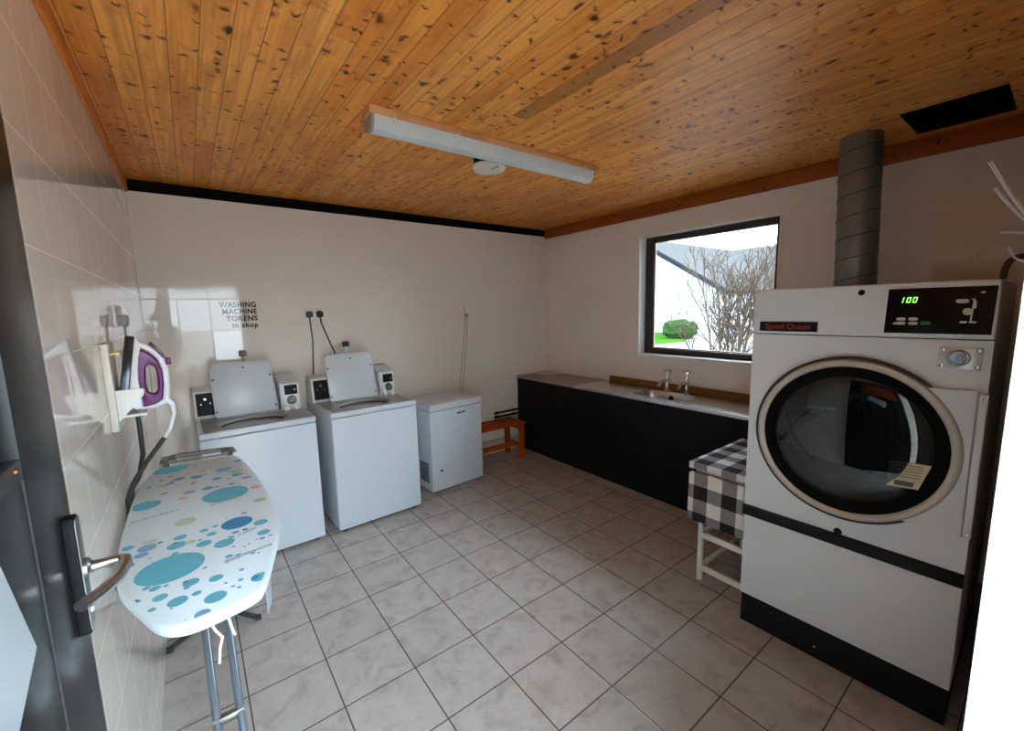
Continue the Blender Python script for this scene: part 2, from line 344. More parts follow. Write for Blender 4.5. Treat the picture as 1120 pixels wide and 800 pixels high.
# ------------------------------------------------------------------ mesh builder
class B:
    def __init__(s): s.bm = bmesh.new(); s.mi = 0
    def _new(s, fn):
        n0 = len(s.bm.verts); f0 = len(s.bm.faces)
        fn(); s.bm.verts.ensure_lookup_table(); s.bm.faces.ensure_lookup_table()
        for f in s.bm.faces[f0:]: f.material_index = s.mi
        return s.bm.verts[n0:]
    def mat(s, i): s.mi = i; return s
    def poly(s, pts):
        vs = [s.bm.verts.new(p) for p in pts]; f = s.bm.faces.new(vs); f.material_index = s.mi; return s
    def box(s, x0, x1, y0, y1, z0, z1, bev=0.0, seg=2):
        t = bmesh.new(); bmesh.ops.create_cube(t, size=1)
        for v in t.verts: v.co = Vector(((x0+x1)/2 + v.co.x*(x1-x0), (y0+y1)/2 + v.co.y*(y1-y0), (z0+z1)/2 + v.co.z*(z1-z0)))
        if bev: bmesh.ops.bevel(t, geom=t.edges[:], offset=bev, segments=seg, profile=.5, affect='EDGES')
        return s.merge(t)
    def merge(s, t, mtx=None):
        if mtx is not None: bmesh.ops.transform(t, matrix=mtx, verts=t.verts)
        mp = {}
        for v in t.verts: mp[v] = s.bm.verts.new(v.co)
        for f in t.faces:
            try:
                nf = s.bm.faces.new([mp[v] for v in f.verts]); nf.material_index = s.mi
            except ValueError: pass
        t.free(); return s
    def prism(s, pts, h, frame=None, bev=0.0):
        """pts: 2-D outline; extruded along local z by h; frame: 4x4 matrix placing it"""
        t = bmesh.new(); vs = [t.verts.new((p[0], p[1], 0)) for p in pts]; f = t.faces.new(vs)
        r = bmesh.ops.extrude_face_region(t, geom=[f])
        bmesh.ops.translate(t, vec=(0, 0, h), verts=[g for g in r['geom'] if isinstance(g, bmesh.types.BMVert)])
        bmesh.ops.recalc_face_normals(t, faces=t.faces)
        if bev: bmesh.ops.bevel(t, geom=t.edges[:], offset=bev, segments=2, profile=.5, affect='EDGES')
        return s.merge(t, frame)
    def tube(s, pts, r, n=10, cap=True):
        pts = [Vector(p) for p in pts]; rs = r if isinstance(r, (list, tuple)) else [r]*len(pts)
        rings = []; prev = None
        for i, p in enumerate(pts):
            d = (pts[min(i+1, len(pts)-1)] - pts[max(i-1, 0)]).normalized()
            if prev is None:
                a = d.orthogonal().normalized()
            else:
                a = (prev - d*prev.dot(d)); a = a.normalized() if a.length > 1e-6 else d.orthogonal().normalized()
            prev = a; b = d.cross(a)
            rings.append([s.bm.verts.new(p + (a*math.cos(2*PI*k/n) + b*math.sin(2*PI*k/n))*rs[i]) for k in range(n)])
        for A, C in zip(rings, rings[1:]):
            for k in range(n):
                f = s.bm.faces.new((A[k], A[(k+1) % n], C[(k+1) % n], C[k])); f.material_index = s.mi
        if cap:
            for ring in (rings[0][::-1], rings[-1]):
                f = s.bm.faces.new(ring); f.material_index = s.mi
        return s
    def lathe(s, prof, frame=None, n=32, arc=None):
        """prof: list of (radius, height); turned about local z"""
        t = bmesh.new(); rings = []
        for r, h in prof:
            if r < 1e-6: rings.append([t.verts.new((0, 0, h))])
            else: rings.append([t.verts.new((r*math.cos(2*PI*k/n), r*math.sin(2*PI*k/n), h)) for k in range(n)])
        for A, C in zip(rings, rings[1:]):
            for k in range(n):
                k2 = (k+1) % n
                if len(A) == 1 and len(C) == 1: continue
                if len(A) == 1: t.faces.new((A[0], C[k], C[k2]))
                elif len(C) == 1: t.faces.new((A[k], A[k2], C[0]))
                else: t.faces.new((A[k], A[k2], C[k2], C[k]))
        bmesh.ops.recalc_face_normals(t, faces=t.faces)
        return s.merge(t, frame)
    def hole_plate(s, x0, x1, y0, y1, cx, cy, rx, ry, th, frame=None, n=64, power=2.0):
        """rectangle with an elliptical hole, thickness th downwards from local z=0"""
        t = bmesh.new(); O = []; I = []
        cs = [math.atan2(y-cy, x-cx) for x in (x0, x1) for y in (y0, y1)]
        angs = sorted(set([-PI + 2*PI*k/n for k in range(n)] + cs))
        for a in angs:
            c, q = math.cos(a), math.sin(a)
            ts = []
            if c > 1e-9: ts.append((x1-cx)/c)
            if c < -1e-9: ts.append((x0-cx)/c)
            if q > 1e-9: ts.append((y1-cy)/q)
            if q < -1e-9: ts.append((y0-cy)/q)
            k = min(ts); O.append((cx+c*k, cy+q*k))
            rr = (abs(c/rx)**power + abs(q/ry)**power)**(-1/power)
            I.append((cx+c*rr, cy+q*rr))
        m = len(angs)
        ot = [t.verts.new((*p, 0)) for p in O]; it = [t.verts.new((*p, 0)) for p in I]
        ob = [t.verts.new((*p, -th)) for p in O]; ib = [t.verts.new((*p, -th)) for p in I]
        for k in range(m):
            j = (k+1) % m
            t.faces.new((ot[k], ot[j], it[j], it[k])); t.faces.new((ob[k], ib[k], ib[j], ob[j]))
            t.faces.new((ot[k], ob[k], ob[j], ot[j])); t.faces.new((it[k], it[j], ib[j], ib[k]))
        bmesh.ops.recalc_face_normals(t, faces=t.faces)
        return s.merge(t, frame)
    def obj(s, name, mats, parent=None, world=False, smooth=35):
        me = bpy.data.meshes.new(name)
        if world and parent is not None:
            p = parent
            off = Vector((0, 0, 0))
            while p is not None: off += p.location; p = p.parent
            for v in s.bm.verts: v.co -= off
        s.bm.to_mesh(me); s.bm.free()
        for m in (mats if isinstance(mats, (list, tuple)) else [mats]): me.materials.append(m)
        me.polygons.foreach_set('use_smooth', [True]*len(me.polygons))
        me.set_sharp_from_angle(angle=math.radians(smooth))
        o = bpy.data.objects.new(name, me); COL.objects.link(o)
        if parent is not None: o.parent = parent
        return o

def split(b, name, mats, parent=None, world=False, smooth=35):
    """every separate piece of the builder's mesh becomes a part of its own"""
    seen = {}; k = 0
    for v0 in b.bm.verts:
        if v0 in seen: continue
        st = [v0]; seen[v0] = k
        while st:
            v = st.pop()
            for e in v.link_edges:
                w = e.other_vert(v)
                if w not in seen: seen[w] = k; st.append(w)
        k += 1
    outs = []
    for i in range(k):
        q = B(); mp = {}
        for v in b.bm.verts:
            if seen[v] == i: mp[v] = q.bm.verts.new(v.co)
        for f in b.bm.faces:
            if seen[f.verts[0]] == i: q.bm.faces.new([mp[v] for v in f.verts]).material_index = f.material_index
        outs.append(q.obj(name, mats, parent, world, smooth))
    b.bm.free(); return outs

def thing(name, label, cat, loc=(0, 0, 0), rz=0, group=None):
    o = bpy.data.objects.new(name, None); COL.objects.link(o); o.empty_display_size = .1
    o.location = loc; o.rotation_euler = (0, 0, rz)
    return tag(o, label, cat, group)
def tag(o, label, cat, group=None):
    o['label'] = label; o['category'] = cat
    if group: o['group'] = group
    return o
def struct(o, label=None, cat=None):
    o['kind'] = 'structure'
    if label: o['label'] = label
    if cat: o['category'] = cat
    return o
def origin_to(o, loc):
    """put a single-mesh object's origin at loc without moving its shape"""
    d = Vector(loc)
    for v in o.data.vertices: v.co -= d
    o.location = d; return o
def frame(origin, x, y):
    x = Vector(x).normalized(); y = Vector(y).normalized(); z = x.cross(y).normalized(); y = z.cross(x)
    return Matrix(((x.x, y.x, z.x, origin[0]), (x.y, y.y, z.y, origin[1]), (x.z, y.z, z.z, origin[2]), (0, 0, 0, 1)))
def text_mesh(body, size, fr, mat, name, parent, bold=.012, ext=.0006, align='LEFT', space=1.0, world=True, shear=0.0, sx=1.0):
    cu = bpy.data.curves.new(name, 'FONT'); cu.body = body; cu.size = size; cu.offset = bold*size; cu.extrude = ext
    cu.align_x = align; cu.space_character = space; cu.shear = shear
    to = bpy.data.objects.new('tmp', cu); COL.objects.link(to)
    dg = bpy.context.evaluated_depsgraph_get(); dg.update()
    me = bpy.data.meshes.new_from_object(to.evaluated_get(dg))
    bpy.data.objects.remove(to); bpy.data.curves.remove(cu)
    b = B(); t = bmesh.new(); t.from_mesh(me); bpy.data.meshes.remove(me)
    bmesh.ops.scale(t, vec=(sx, 1, 1), verts=t.verts)
    b.merge(t, fr)
    return b.obj(name, mat, parent, world=world)

# ------------------------------------------------------------------ the room
XW, YB, ZC, ZT = 3.956, 1.657, 2.715, 2.62     # right wall, back wall, ceiling, top of tiling on the back wall
YF = -2.42                                     # inner face of the front wall (the camera stands in its doorway)
XJ = 0.955                                     # right jamb of that doorway

b = B(); b.box(-.3, XW+.3, YF-.45, YB+.3, -.12, 0); struct(b.obj('floor', M['floor']), 'grey mottled square floor tiles with dark joints', 'floor')
# ceiling with a rectangular opening near the right wall
vx0, vx1, vy0, vy1 = 3.395, 3.845, -2.185, -1.80
b = B()
b.box(-.3, vx0, YF-.3, YB+.3, ZC, ZC+.06); b.box(vx1, XW+.3, YF-.3, YB+.3, ZC, ZC+.06)
b.box(vx0, vx1, YF-.3, vy0, ZC, ZC+.06); b.box(vx0, vx1, vy1, YB+.3, ZC, ZC+.06)
struct(b.obj('ceiling', M['ceiling']), 'knotty orange pine board ceiling', 'ceiling')
b = B(); b.box(-.4, XW+.4, YF-.4, YB+.4, ZC+.75, ZC+.85)
for q in ((-.4, -.3, YF-.4, YB+.4), (XW+.3, XW+.4, YF-.4, YB+.4), (-.3, XW+.3, YF-.4, YF-.3), (-.3, XW+.3, YB+.3, YB+.4)): b.box(*q, ZC-.02, ZC+.75)
struct(b.obj('roof', M['black_gap']), 'roof space above the ceiling', 'roof')
b = B(); b.box(-.25, 0, YF-.3, YB+.25, 0, ZC-.002); struct(b.obj('wall_left', M['tile_side']), 'left wall of glossy pale tiles', 'wall')
b = B(); b.box(0, XW+.25, YB, YB+.06, 0, ZT); struct(b.obj('wall_back', M['tile_back']), 'back wall of pale tiles behind the washing machines', 'wall')
b = B(); b.box(0, XW+.25, YB+.05, YB+.25, 0, ZC-.002); struct(b.obj('shadow_gap', M['black_gap']), 'near-black sheet for the shaded gap between the back wall tiles and the ceiling', 'trim')  # black sheet painted as the shade above the tiles
# right wall with window opening
wy0, wy1, wz0, wz1 = -1.04, .245, 1.235, 2.418
b = B(); b.box(XW, XW+.25, YF-.3, wy0, 0, ZC-.002); b.box(XW, XW+.25, wy1, YB, 0, ZC-.002)
b.box(XW, XW+.25, wy0, wy1, 0, wz0); b.box(XW, XW+.25, wy0, wy1, wz1, ZC-.002)
struct(b.obj('wall_right', M['tile_side']), 'right wall of pale tiles with the window', 'wall')
# front wall: right pier and head over the doorway
b = B(); b.box(XJ, XW, YF-.26, YF, 0, ZC-.002); b.box(0, XJ, YF-.26, YF, 2.12, ZC-.002)
struct(b.obj('wall_front', M['tile_back']), 'front wall with the doorway, white jamb at the right', 'wall')
b = B(); b.box(XW-.018, XW, YF, YB, 2.597, ZC-.001, .003); struct(b.obj('trim_2', M['trim_wood']), 'brown stained cornice board on the right wall', 'trim')
b = B(); b.box(0, .012, YF, YB-.002, 2.612, ZC-.001, .003); struct(b.obj('trim_3', M['trim_pine']), 'brown stained cornice board on the left wall', 'trim')
b = B(); b.box(0, XW, YB-.004, YB+.004, ZT-.004, ZT+.001); struct(b.obj('lit_edge', M['reveal']), 'white strip for the lit top edge of the back wall tiles', 'trim')  # white strip painted in for light catching the tile edge

b = B(); b.box(-3, 7, -6.7, -6.5, -.12, 1.1); struct(b.obj('added_yard_wall', M['yard']), 'unseen wall added to shape daylight, across the yard from the doorway', 'wall')  # unseen wall, added to shape daylight through the doorway
b = B(); b.box(-1.0, -.8, -6.5, YF-.3, -.12, 3.3); struct(b.obj('added_side_wall', M['yard']), 'unseen side wall outside the doorway, added to shape daylight', 'wall')  # added out of view to block sky on the left
b = B(); b.box(-.6, 2.2, -3.05, YF-.27, 2.36, 2.46); struct(b.obj('blocker', M['yard']), 'small canopy over the doorway outside, added unseen to cut skylight', 'roof')  # unseen slab, added to hold back high skylight at the doorway
b = B(); b.box(-.55, -.35, -4.3, YF-.3, -.02, 3.0); struct(b.obj('added_return_wall', M['yard']), 'unseen wall beside the doorway, added to dim light on the jamb', 'wall')  # added to screen the jamb from open sky
b = B(); b.box(-.8, 5.0, -6.5, YF-.3, -.118, -.02); b.box(0, XJ, YF-.3, YF-.26, -.1, -.001); struct(b.obj('added_paving', M['added_paving']), 'unseen paving outside the doorway, added to bounce daylight in', 'floor')  # unseen ground, added to throw warm daylight indoors

# window
win = struct(thing('window_1', 'dark brown framed fixed window over the sink', 'window', (XW+.11, (wy0+wy1)/2, wz0)))
fx0, fx1, fw = XW+.105, XW+.165, .062
iy0, iy1, iz0, iz1 = wy0+fw, wy1-fw-.012, wz0+fw, wz1-fw
b = B(); b.box(fx0, fx1, wy0, iy0, wz0, wz1, .004); b.box(fx0, fx1, iy1, wy1, wz0, wz1, .004)
b.box(fx0, fx1, iy0, iy1, wz0, iz0, .004); b.box(fx0, fx1, iy0, iy1, iz1, wz1, .004); b.obj('window_frame', M['brown_frame'], win, True)
b = B(); b.box(fx1-.03, fx1-.012, iy1-.02, iy1+.002, iz0, iz1); b.box(fx1-.03, fx1-.012, iy0-.002, iy0+.012, iz0, iz1); b.box(fx1-.03, fx1-.012, iy0, iy1, iz0-.002, iz0+.01); split(b, 'glazing_bead', M['sash_inner'], win, True)
b = B(); b.box(fx1-.024, fx1-.018, iy0, iy1, iz0, iz1); b.obj('pane', M['window_glass'], win, True)
b = B(); b.box(XW-.004, fx0, wy1-.006, wy1, wz0, wz1); b.box(XW-.004, fx0, wy0, wy0+.006, wz0, wz1)
b.box(XW-.004, fx0, wy0, wy1, wz1-.006, wz1); b.box(XW-.014, fx0, wy0, wy1, wz0-.008, wz0+.008, .003); b.obj('reveal_lining', M['reveal'], win, True)

# ------------------------------------------------------------------ outside, seen through the window
def gz(x):
    k = min(1, max(0, (x-5.5)/7.0)); return -.12 + .52*k*k*(3-2*k)
b = B(); xs = [-25, -8, -1, 2, 4.3, 5.5, 6.5, 7.5, 8.5, 9.5, 10.5, 11.5, 12.5, 14, 20, 40, 70]; ys = [-40, -20, -8, -3, 0, 4, 8, 14, 30, 60]
gv = [[b.bm.verts.new((x, y, gz(x))) for y in ys] for x in xs]
for i in range(len(xs)-1):
    for j in range(len(ys)-1): b.bm.faces.new((gv[i][j], gv[i+1][j], gv[i+1][j+1], gv[i][j+1]))
struct(b.obj('ground', M['ground']), 'pale path outside the window', 'ground')
b = B(); b.poly([(12.7, 6.2, .41), (14.6, 6.0, .41), (18.6, 8.0, .41), (18.6, 14.5, .41), (13.0, 12.0, .41)]); struct(b.obj('lawn', M['grass']), 'green lawn outside the window', 'lawn')

b = B(); b.box(XW+.27, 7.6, -4.5, 5.0, -.118, -.04); struct(b.obj('bounce_strip', M['added_paving']), 'added buff paving strip under the window outside, reflecting daylight up to the ceiling', 'floor')  # hidden below the sill, added to bounce light onto the ceiling

house = thing('house', 'white gabled house with slate roof outside the window', 'house', (19, 11.35, .4))
ay, az, ex = 11.353, 5.12, 29.1      # apex, ridge height, far end of the wing
ey, ez = 6.6, 2.30
b = B()
fr = frame((19, 0, 0), (0, 1, 0), (0, 0, 1))
b.prism([(ey+.25, .3), (2*ay-ey-.25, .3), (2*ay-ey-.25, ez), (ay, az-.12), (ey+.25, ez)], 10.2, fr); b.box(28.6, 34, -14, ay+3, .3, ez+.1)
b.obj('house_wall', M['house_white'], house, True)
b = B(); d = Vector((0, ay-ey, az-ez)).normalized(); L = math.hypot(ay-ey, az-ez)
for sgn in (1, -1):
    y0 = ey if sgn > 0 else 2*ay-ey
    t = bmesh.new(); bmesh.ops.create_cube(t, size=1)
    fr = frame((18.85+5.4, (y0+ay)/2, (ez+az)/2), (1, 0, 0), (0, sgn*(ay-ey), az-ez))
    bmesh.ops.scale(t, vec=(10.8, L+.1, .12), verts=t.verts); b.merge(t, fr)
# main roof behind with its ridge along y
t = bmesh.new(); bmesh.ops.create_cube(t, size=1)
L2 = math.hypot(4.6, az+.08-ez)
fr = frame((29.3-2.3, ay/2-7, (ez+az+.08)/2), (0, 1, 0), (4.6, 0, az+.08-ez)); bmesh.ops.scale(t, vec=(ay+15, L2, .12), verts=t.verts); b.merge(t, fr)
split(b, 'house_roof', M['slate'], house, True)
b = B()
for sgn in (1, -1):
    y0 = ey-.1 if sgn > 0 else 2*ay-ey+.1
    t = bmesh.new(); bmesh.ops.create_cube(t, size=1)
    fr = frame((18.80, (y0+ay)/2, (ez+az)/2-.10), (1, 0, 0), (0, sgn*(ay-ey), az-ez)); bmesh.ops.scale(t, vec=(.05, L+.1, .17), verts=t.verts); b.merge(t, fr)
split(b, 'barge_board', M['barge'], house, True)

def blob(b, c, r, amp=.25, sub=4, sd=0):
    t = bmesh.new(); bmesh.ops.create_icosphere(t, subdivisions=sub, radius=1)
    for v in t.verts:
        n = noise.noise(v.co*2.3+Vector((sd, 0, 0))) + .7*noise.noise(v.co*6+Vector((0, sd, 0))) + .5*noise.noise(v.co*14)
        q = v.co*(1+amp*n)
        # boxier clipped shape
        v.co = Vector((c[0]+r[0]*math.copysign(abs(q.x)**.7, q.x), c[1]+r[1]*math.copysign(abs(q.y)**.7, q.y), c[2]+r[2]*math.copysign(abs(q.z)**.7, q.z)))
    b.merge(t)
b = B(); blob(b, (16, 7.05, .76), (.5, .60, .38), .22, 5); o = b.obj('hedge', M['hedge'], smooth=180); origin_to(o, (16, 7.05, .4)); tag(o, 'clipped green bush on the lawn outside the window', 'hedge')

# leafless shrub: many stems from one stool
b = B(); rs = random.Random(3)
def twig(p, d, ln, r, lev):
    pts = [p]; rad = [r]; n = 5
    for k in range(n):
        d = (d + Vector((rs.uniform(-1, 1), rs.uniform(-1, 1), rs.uniform(-.6, .8)))*.16).normalized()
        p = p + d*(ln/n); pts.append(p); rad.append(r*(1-.55*(k+1)/n))
        if lev > 0 and k >= 1:
            for q in range(2 if lev > 2 else 1):
                a = (d*1.0 + Vector((rs.uniform(-1, 1), rs.uniform(-1, 1), rs.uniform(-.2, .7)))*.85).normalized()
                twig(p, a, ln*rs.uniform(.34, .55), max(r*.55, .0055), lev-1)
    b.tube(pts, rad, 5 if lev > 1 else 4, cap=False)
sc_ = Vector((8.4, 1.35, gz(8.4)))
for k in range(17):
    a = rs.uniform(0, 2*PI); q = rs.uniform(.05, .55)
    twig(sc_ + Vector((math.cos(a)*q*.45, math.sin(a)*q*.7, 0)), Vector((math.cos(a)*q*.55, math.sin(a)*q*.8, 1)).normalized(), rs.uniform(1.35, 1.95), rs.uniform(.014, .026), 3)
o = b.obj('shrub', M['twig'], smooth=180); origin_to(o, sc_); tag(o, 'leafless many-stemmed shrub close outside the window', 'shrub')

# ------------------------------------------------------------------ the open door at the left
door = struct(thing('door_1', 'black painted plank door with upper pane coloured like the reflected ceiling, standing open at the left', 'door', (.04, -2.40, .02)))
dx0, dx1, dye, dyh = .020, .060, -1.412, -2.40
b = B()
b.box(dx0, dx1, dye-.197, dye, .02, 2.08, .0006)                                      # lock stile
b.box(dx0, dx1, dyh, dyh+.11, .02, 2.08, .002)                                      # hinge stile
yy = dye-.200
while yy > dyh+.13:                                                                 # planks below the glass
    y1 = max(yy-.155, dyh+.112); b.box(dx0, dx1-.002, y1+.003, yy, .02, 1.515, .0006); yy = y1
b.box(dx0+.012, dx0+.02, dyh, dye-.01, .02, 1.51)
b.box(dx0, dx1, dyh+.11, dye-.197, 1.515, 1.545, .002); b.box(dx0, dx1, dyh+.11, dye-.197, 1.96, 2.08, .002)
b.obj('door_leaf', M['door_black'], door, True)
b = B(); b.box(dx0+.016, dx0+.022, dyh+.11, dye-.197, 1.54, 1.965); b.obj('door_pane', M['pane_reflection'], door, True)  # glass pane, coloured as the ceiling reflected in it
b = B(); b.lathe([(0, .004), (.0022, .003), (.003, 0)], frame((dx1, dye-.225, 1.535), (0, 1, 0), (0, 0, 1)), 14); b.obj('screw', M['copper'], door, True)
b = B()
hz_, hy_ = 1.305, dye-.050
out = [(-.020, -.095), (-.012, -.103), (.012, -.103), (.020, -.095), (.020, .095), (.013, .108), (-.013, .108), (-.020, .095)]
b.prism(out, .014, frame((dx1, hy_, hz_-.012), (0, 1, 0), (0, 0, 1)), .002); hp = b.obj('handle_plate', M['black_matt'], door, True)
b = B(); b.prism([(p[0]*.86, p[1]*.97) for p in out], .002, frame((dx1+.014, hy_, hz_-.012), (0, 1, 0), (0, 0, 1)), .0006); b.obj('plate_face', M['pewter'], door, True)
b = B(); P = [(dx1+.014, hy_, hz_), (dx1+.040, hy_, hz_), (dx1+.060, hy_, hz_), (dx1+.068, hy_-.006, hz_), (dx1+.070, hy_-.022, hz_-.003), (dx1+.064, hy_-.07, hz_-.002), (dx1+.050, hy_-.125, hz_+.008), (dx1+.036, hy_-.165, hz_+.016)]
b.tube(P, [.0095, .0085, .0085, .009, .0095, .0095, .009, .0085], 14); b.lathe([(.017, 0), (.017, .005), (.011, .009)], frame((dx1+.016, hy_, hz_), (0, 1, 0), (0, 0, 1)), 20)
b.obj('lever', M['dull_chrome'], door, True)
b = B(); b.lathe([(0, .004), (.007, .003), (.008, 0)], frame((dx1+.016, hy_, hz_-.075), (0, 1, 0), (0, 0, 1)), 14); b.obj('keyhole_cover', M['chrome'], door, True)
b = B(); ct, st = math.cos(math.radians(23)), math.sin(math.radians(23))
fr = frame((dx1+.001, -1.682, 1.312), (0, -ct, -st), (0, -st, ct))
b.prism([(0, 0), (.297, 0), (.297, .21), (0, .21)], -.0015, fr)
o = b.obj('notice_sheet', M['paper']); origin_to(o, (dx1+.001, -1.682, 1.312)); o.data.materials[0] = M['notice']; tag(o, 'white sheet fixed askew on the black door below its pane', 'notice')

# ------------------------------------------------------------------ washing machines
def washing_machine(loc, rz, label, w=.705):
    r = thing('washing_machine', label, 'washing machine', loc, rz, 'top-loading coin washing machines')
    d = .70
    b = B(); b.box(0, w, 0, d, .025, .927, .012, 3); body = b.obj('body', M['white_enamel'], r)
    b = B()
    for x in (.05, w-.05):
        for y in (.05, d-.05): b.tube([(x, y, 0), (x, y, .027)], .02, 12)
    split(b, 'foot', M['rubber'], r)
    cx, cy, rx, ry = .335, .215, .225, .165
    fr = Matrix.Translation((0, 0, .972))
    b = B(); b.hole_plate(.028, w-.012, .026, d, cx, cy, rx, ry, .012, fr); b.obj('deck', M['deck_grey'], r)
    b = B(); b.box(-.001, w+.001, -.003, .03, .932, .974, .008, 3); b.box(-.001, .03, .026, d, .932, .973, .006, 2); b.box(w-.013, w+.001, .026, d, .932, .973, .004, 2); b.obj('top_rim', M['white_enamel'], r)
    # tub seen through the opening
    b = B(); sc = Matrix.Translation((cx, cy, 0)) @ Matrix.Diagonal((rx/.2, ry/.2, 1, 1))
    b.lathe([(.201, .966), (.190, .935)], sc, 48); b.obj('opening_lip', M['deck_grey'], r)
    b = B(); b.lathe([(.190, .942), (.186, .945), (.172, .942), (.170, .925), (.178, .75), (.176, .55), (0, .55)], sc, 48); b.mat(1).lathe([(.189, .9405), (.181, .953), (.170, .9435)], sc, 48); b.obj('tub', [M['deck_grey'], M['rubber']], r)
    # lid open, leaning back
    th = math.radians(11); ly, lz = .40, .982
    fr = frame((0, ly, lz), (1, 0, 0), (0, math.sin(th), math.cos(th)))
    x0, x1, hgt = .118, .536, .405
    out = [(x0+.012, 0), (x1-.012, 0), (x1, .02), (x1-.022, hgt-.045), (x1-.035, hgt-.012), (x1-.07, hgt), (x0+.04, hgt), (x0+.006, hgt-.012), (x0-.006, hgt-.045), (x0, .02)]
    b = B(); b.prism(out, -.022, fr, .004); lid = b.obj('lid', M['lid_white'], r)
    b = B()
    for q in ((x0+.012, .045), (x1-.02, .045), (x0+.012, hgt-.12), (x1-.036, hgt-.12), ((x0+x1)/2, hgt-.045)):
        b.lathe([(0, .006), (.006, .004), (.007, 0)], fr @ Matrix.Translation((q[0], q[1], 0)), 10)
    split(b, 'bumper', M['rubber'], lid)
    b = B(); b.box(x0-.006, x1+.012, ly-.012, ly+.012, .970, .986, .004); b.obj('hinge_strip', M['deck_grey'], r)
    # console along the back, its left end shows beside the lid
    b = B(); sl = [(.490, .973), (.68, .973), (.68, 1.195), (.520, 1.182)]
    b.prism([(-p[0], p[1]) for p in sl], .50, frame((0, 0, 0), (0, -1, 0), (0, 0, 1)), .006)
    bmesh.ops.translate(b.bm, vec=(0, 0, 0), verts=b.bm.verts)
    con = b
    xs = [v.co.x for v in con.bm.verts]
    if min(xs) < -.2:
        for v in con.bm.verts: v.co.x += .50
    cons = con.obj('control_panel', M['white_plastic'], r)
    nrm = Vector((0, -(1.182-.973), (.520-.490))).normalized()
    up = Vector((0, .520-.490, 1.182-.973)).normalized()
    pf = frame(Vector((.016, .490, .973)) + up*.026 + nrm*.001, (1, 0, 0), up)
    b = B(); b.prism([(0, 0), (.44, 0), (.44, .165), (0, .165)], .004, pf); b.obj('fascia', M['black_plastic'], cons)
    b = B()
    for q, rr in (((.055, .120), .009), ((.028, .085), .004), ((.085, .088), .004)):
        b.lathe([(rr, 0), (rr, .010), (rr*.8, .014), (0, .014)], pf @ Matrix.Translation((q[0], q[1], .004)), 16)
    split(b, 'knob', M['dull_chrome'], cons)
    # coin meter at the right
    b = B(); x0, x1 = .548, .692
    ms = [(.385, .973), (.66, .973), (.66, 1.235), (.60, 1.235), (.406, 1.188)]
    b.prism([(-p[0], p[1]) for p in ms], x1-x0, frame((0, 0, 0), (0, -1, 0), (0, 0, 1)), .005)
    xs = [v.co.x for v in b.bm.verts]; sh = x0-min(xs)
    for v in b.bm.verts: v.co.x += sh
    box = b.obj('coin_meter', M['lid_white'], r)
    up = Vector((0, .021, .215)).normalized()
    pf = frame(Vector((x0, .385, .973)) + up*.0 - Vector((0, .001, 0)), (1, 0, 0), up)
    b = B(); b.prism([(.022, .030), (.134, .030), (.134, .206), (.022, .206)], .004, pf, .0015); b.obj('meter_plate', M['white_plastic'], box)
    b = B(); b.prism([(.032, .122), (.124, .122), (.124, .198), (.032, .198)], .003, pf @ Matrix.Translation((0, 0, .004))); b.obj('coin_slot', M['black_plastic'], box)
    b = B(); b.lathe([(.009, 0), (.009, .006), (0, .006)], pf @ Matrix.Translation((.104, .158, .007)), 14); b.obj('coin_button', M['chrome'], box)
    b = B(); b.lathe([(.036, 0), (.036, .006), (.026, .010), (.023, .003), (.014, .003), (.012, .014), (0, .014)], pf @ Matrix.Translation((.078, .078, .004)), 24); b.obj('meter_lock', M['pewter'], box)
    b = B(); b.box(x0+.02, x0+.055, .355, .39, .972, 1.00, .006); b.obj('meter_foot', M['white_plastic'], box)
    b = B(); b.box(x0+.085, x0+.12, .355, .39, .972, 1.00, .006); b.obj('meter_foot', M['white_plastic'], box)
    return r
washing_machine((.240, .868, 0), .02, 'white top-loading washing machine nearest the left wall and ironing board, lid open')
washing_machine((1.047, .872, 0), .03, 'white top-loading washing machine beside the chest freezer, lid open')

# ------------------------------------------------------------------ chest freezer
fz = thing('chest_freezer', 'small white chest freezer between washing machine and orange bench', 'freezer', (1.945, 1.048, 0), .065)
fw_, fd_ = .595, .52
b = B(); b.box(0, fw_, 0, fd_, .02, .795, .010, 3); b.obj('body', M['white_enamel'], fz)
b = B()
for x in (.05, fw_-.05):
    for y in (.05, fd_-.05): b.tube([(x, y, 0), (x, y, .022)], .018, 12)
split(b, 'foot', M['rubber'], fz)
b = B(); b.box(.006, fw_-.006, .004, fd_-.01, .793, .803); b.obj('lid_seal', M['deck_grey'], fz)
b = B(); b.box(-.006, fw_+.006, -.012, fd_, .801, .862, .010, 3); lid = b.obj('lid', M['lid_white'], fz)
b = B(); b.box(fw_-.16, fw_-.035, -.016, -.010, .808, .824, .003); b.obj('lid_grip', M['aged_plastic'], lid)
b = B(); b.box(.300, .352, -.003, .002, .735, .752, .002); b.box(.360, .395, -.003, .002, .737, .754, .002); split(b, 'badge', M['logo_blue'], fz)
b = B(); b.lathe([(.012, 0), (.012, .004), (0, .004)], frame((.105, 0, .215), (1, 0, 0), (0, 0, 1)), 16); b.obj('drain_plug', M['rubber'], fz)
b = B(); b.lathe([(.018, 0), (.020, .003), (.016, .006), (.010, .003), (0, .003)], frame((.160, 0, .222), (1, 0, 0), (0, 0, 1)), 18); b.obj('thermostat_dial', M['lid_white'], fz)
b = B()
for k in range(9): b.box(-.003, .001, .06, .22, .10+.022*k, .112+.022*k)
b.obj('vent_grille', M['rubber'], fz)

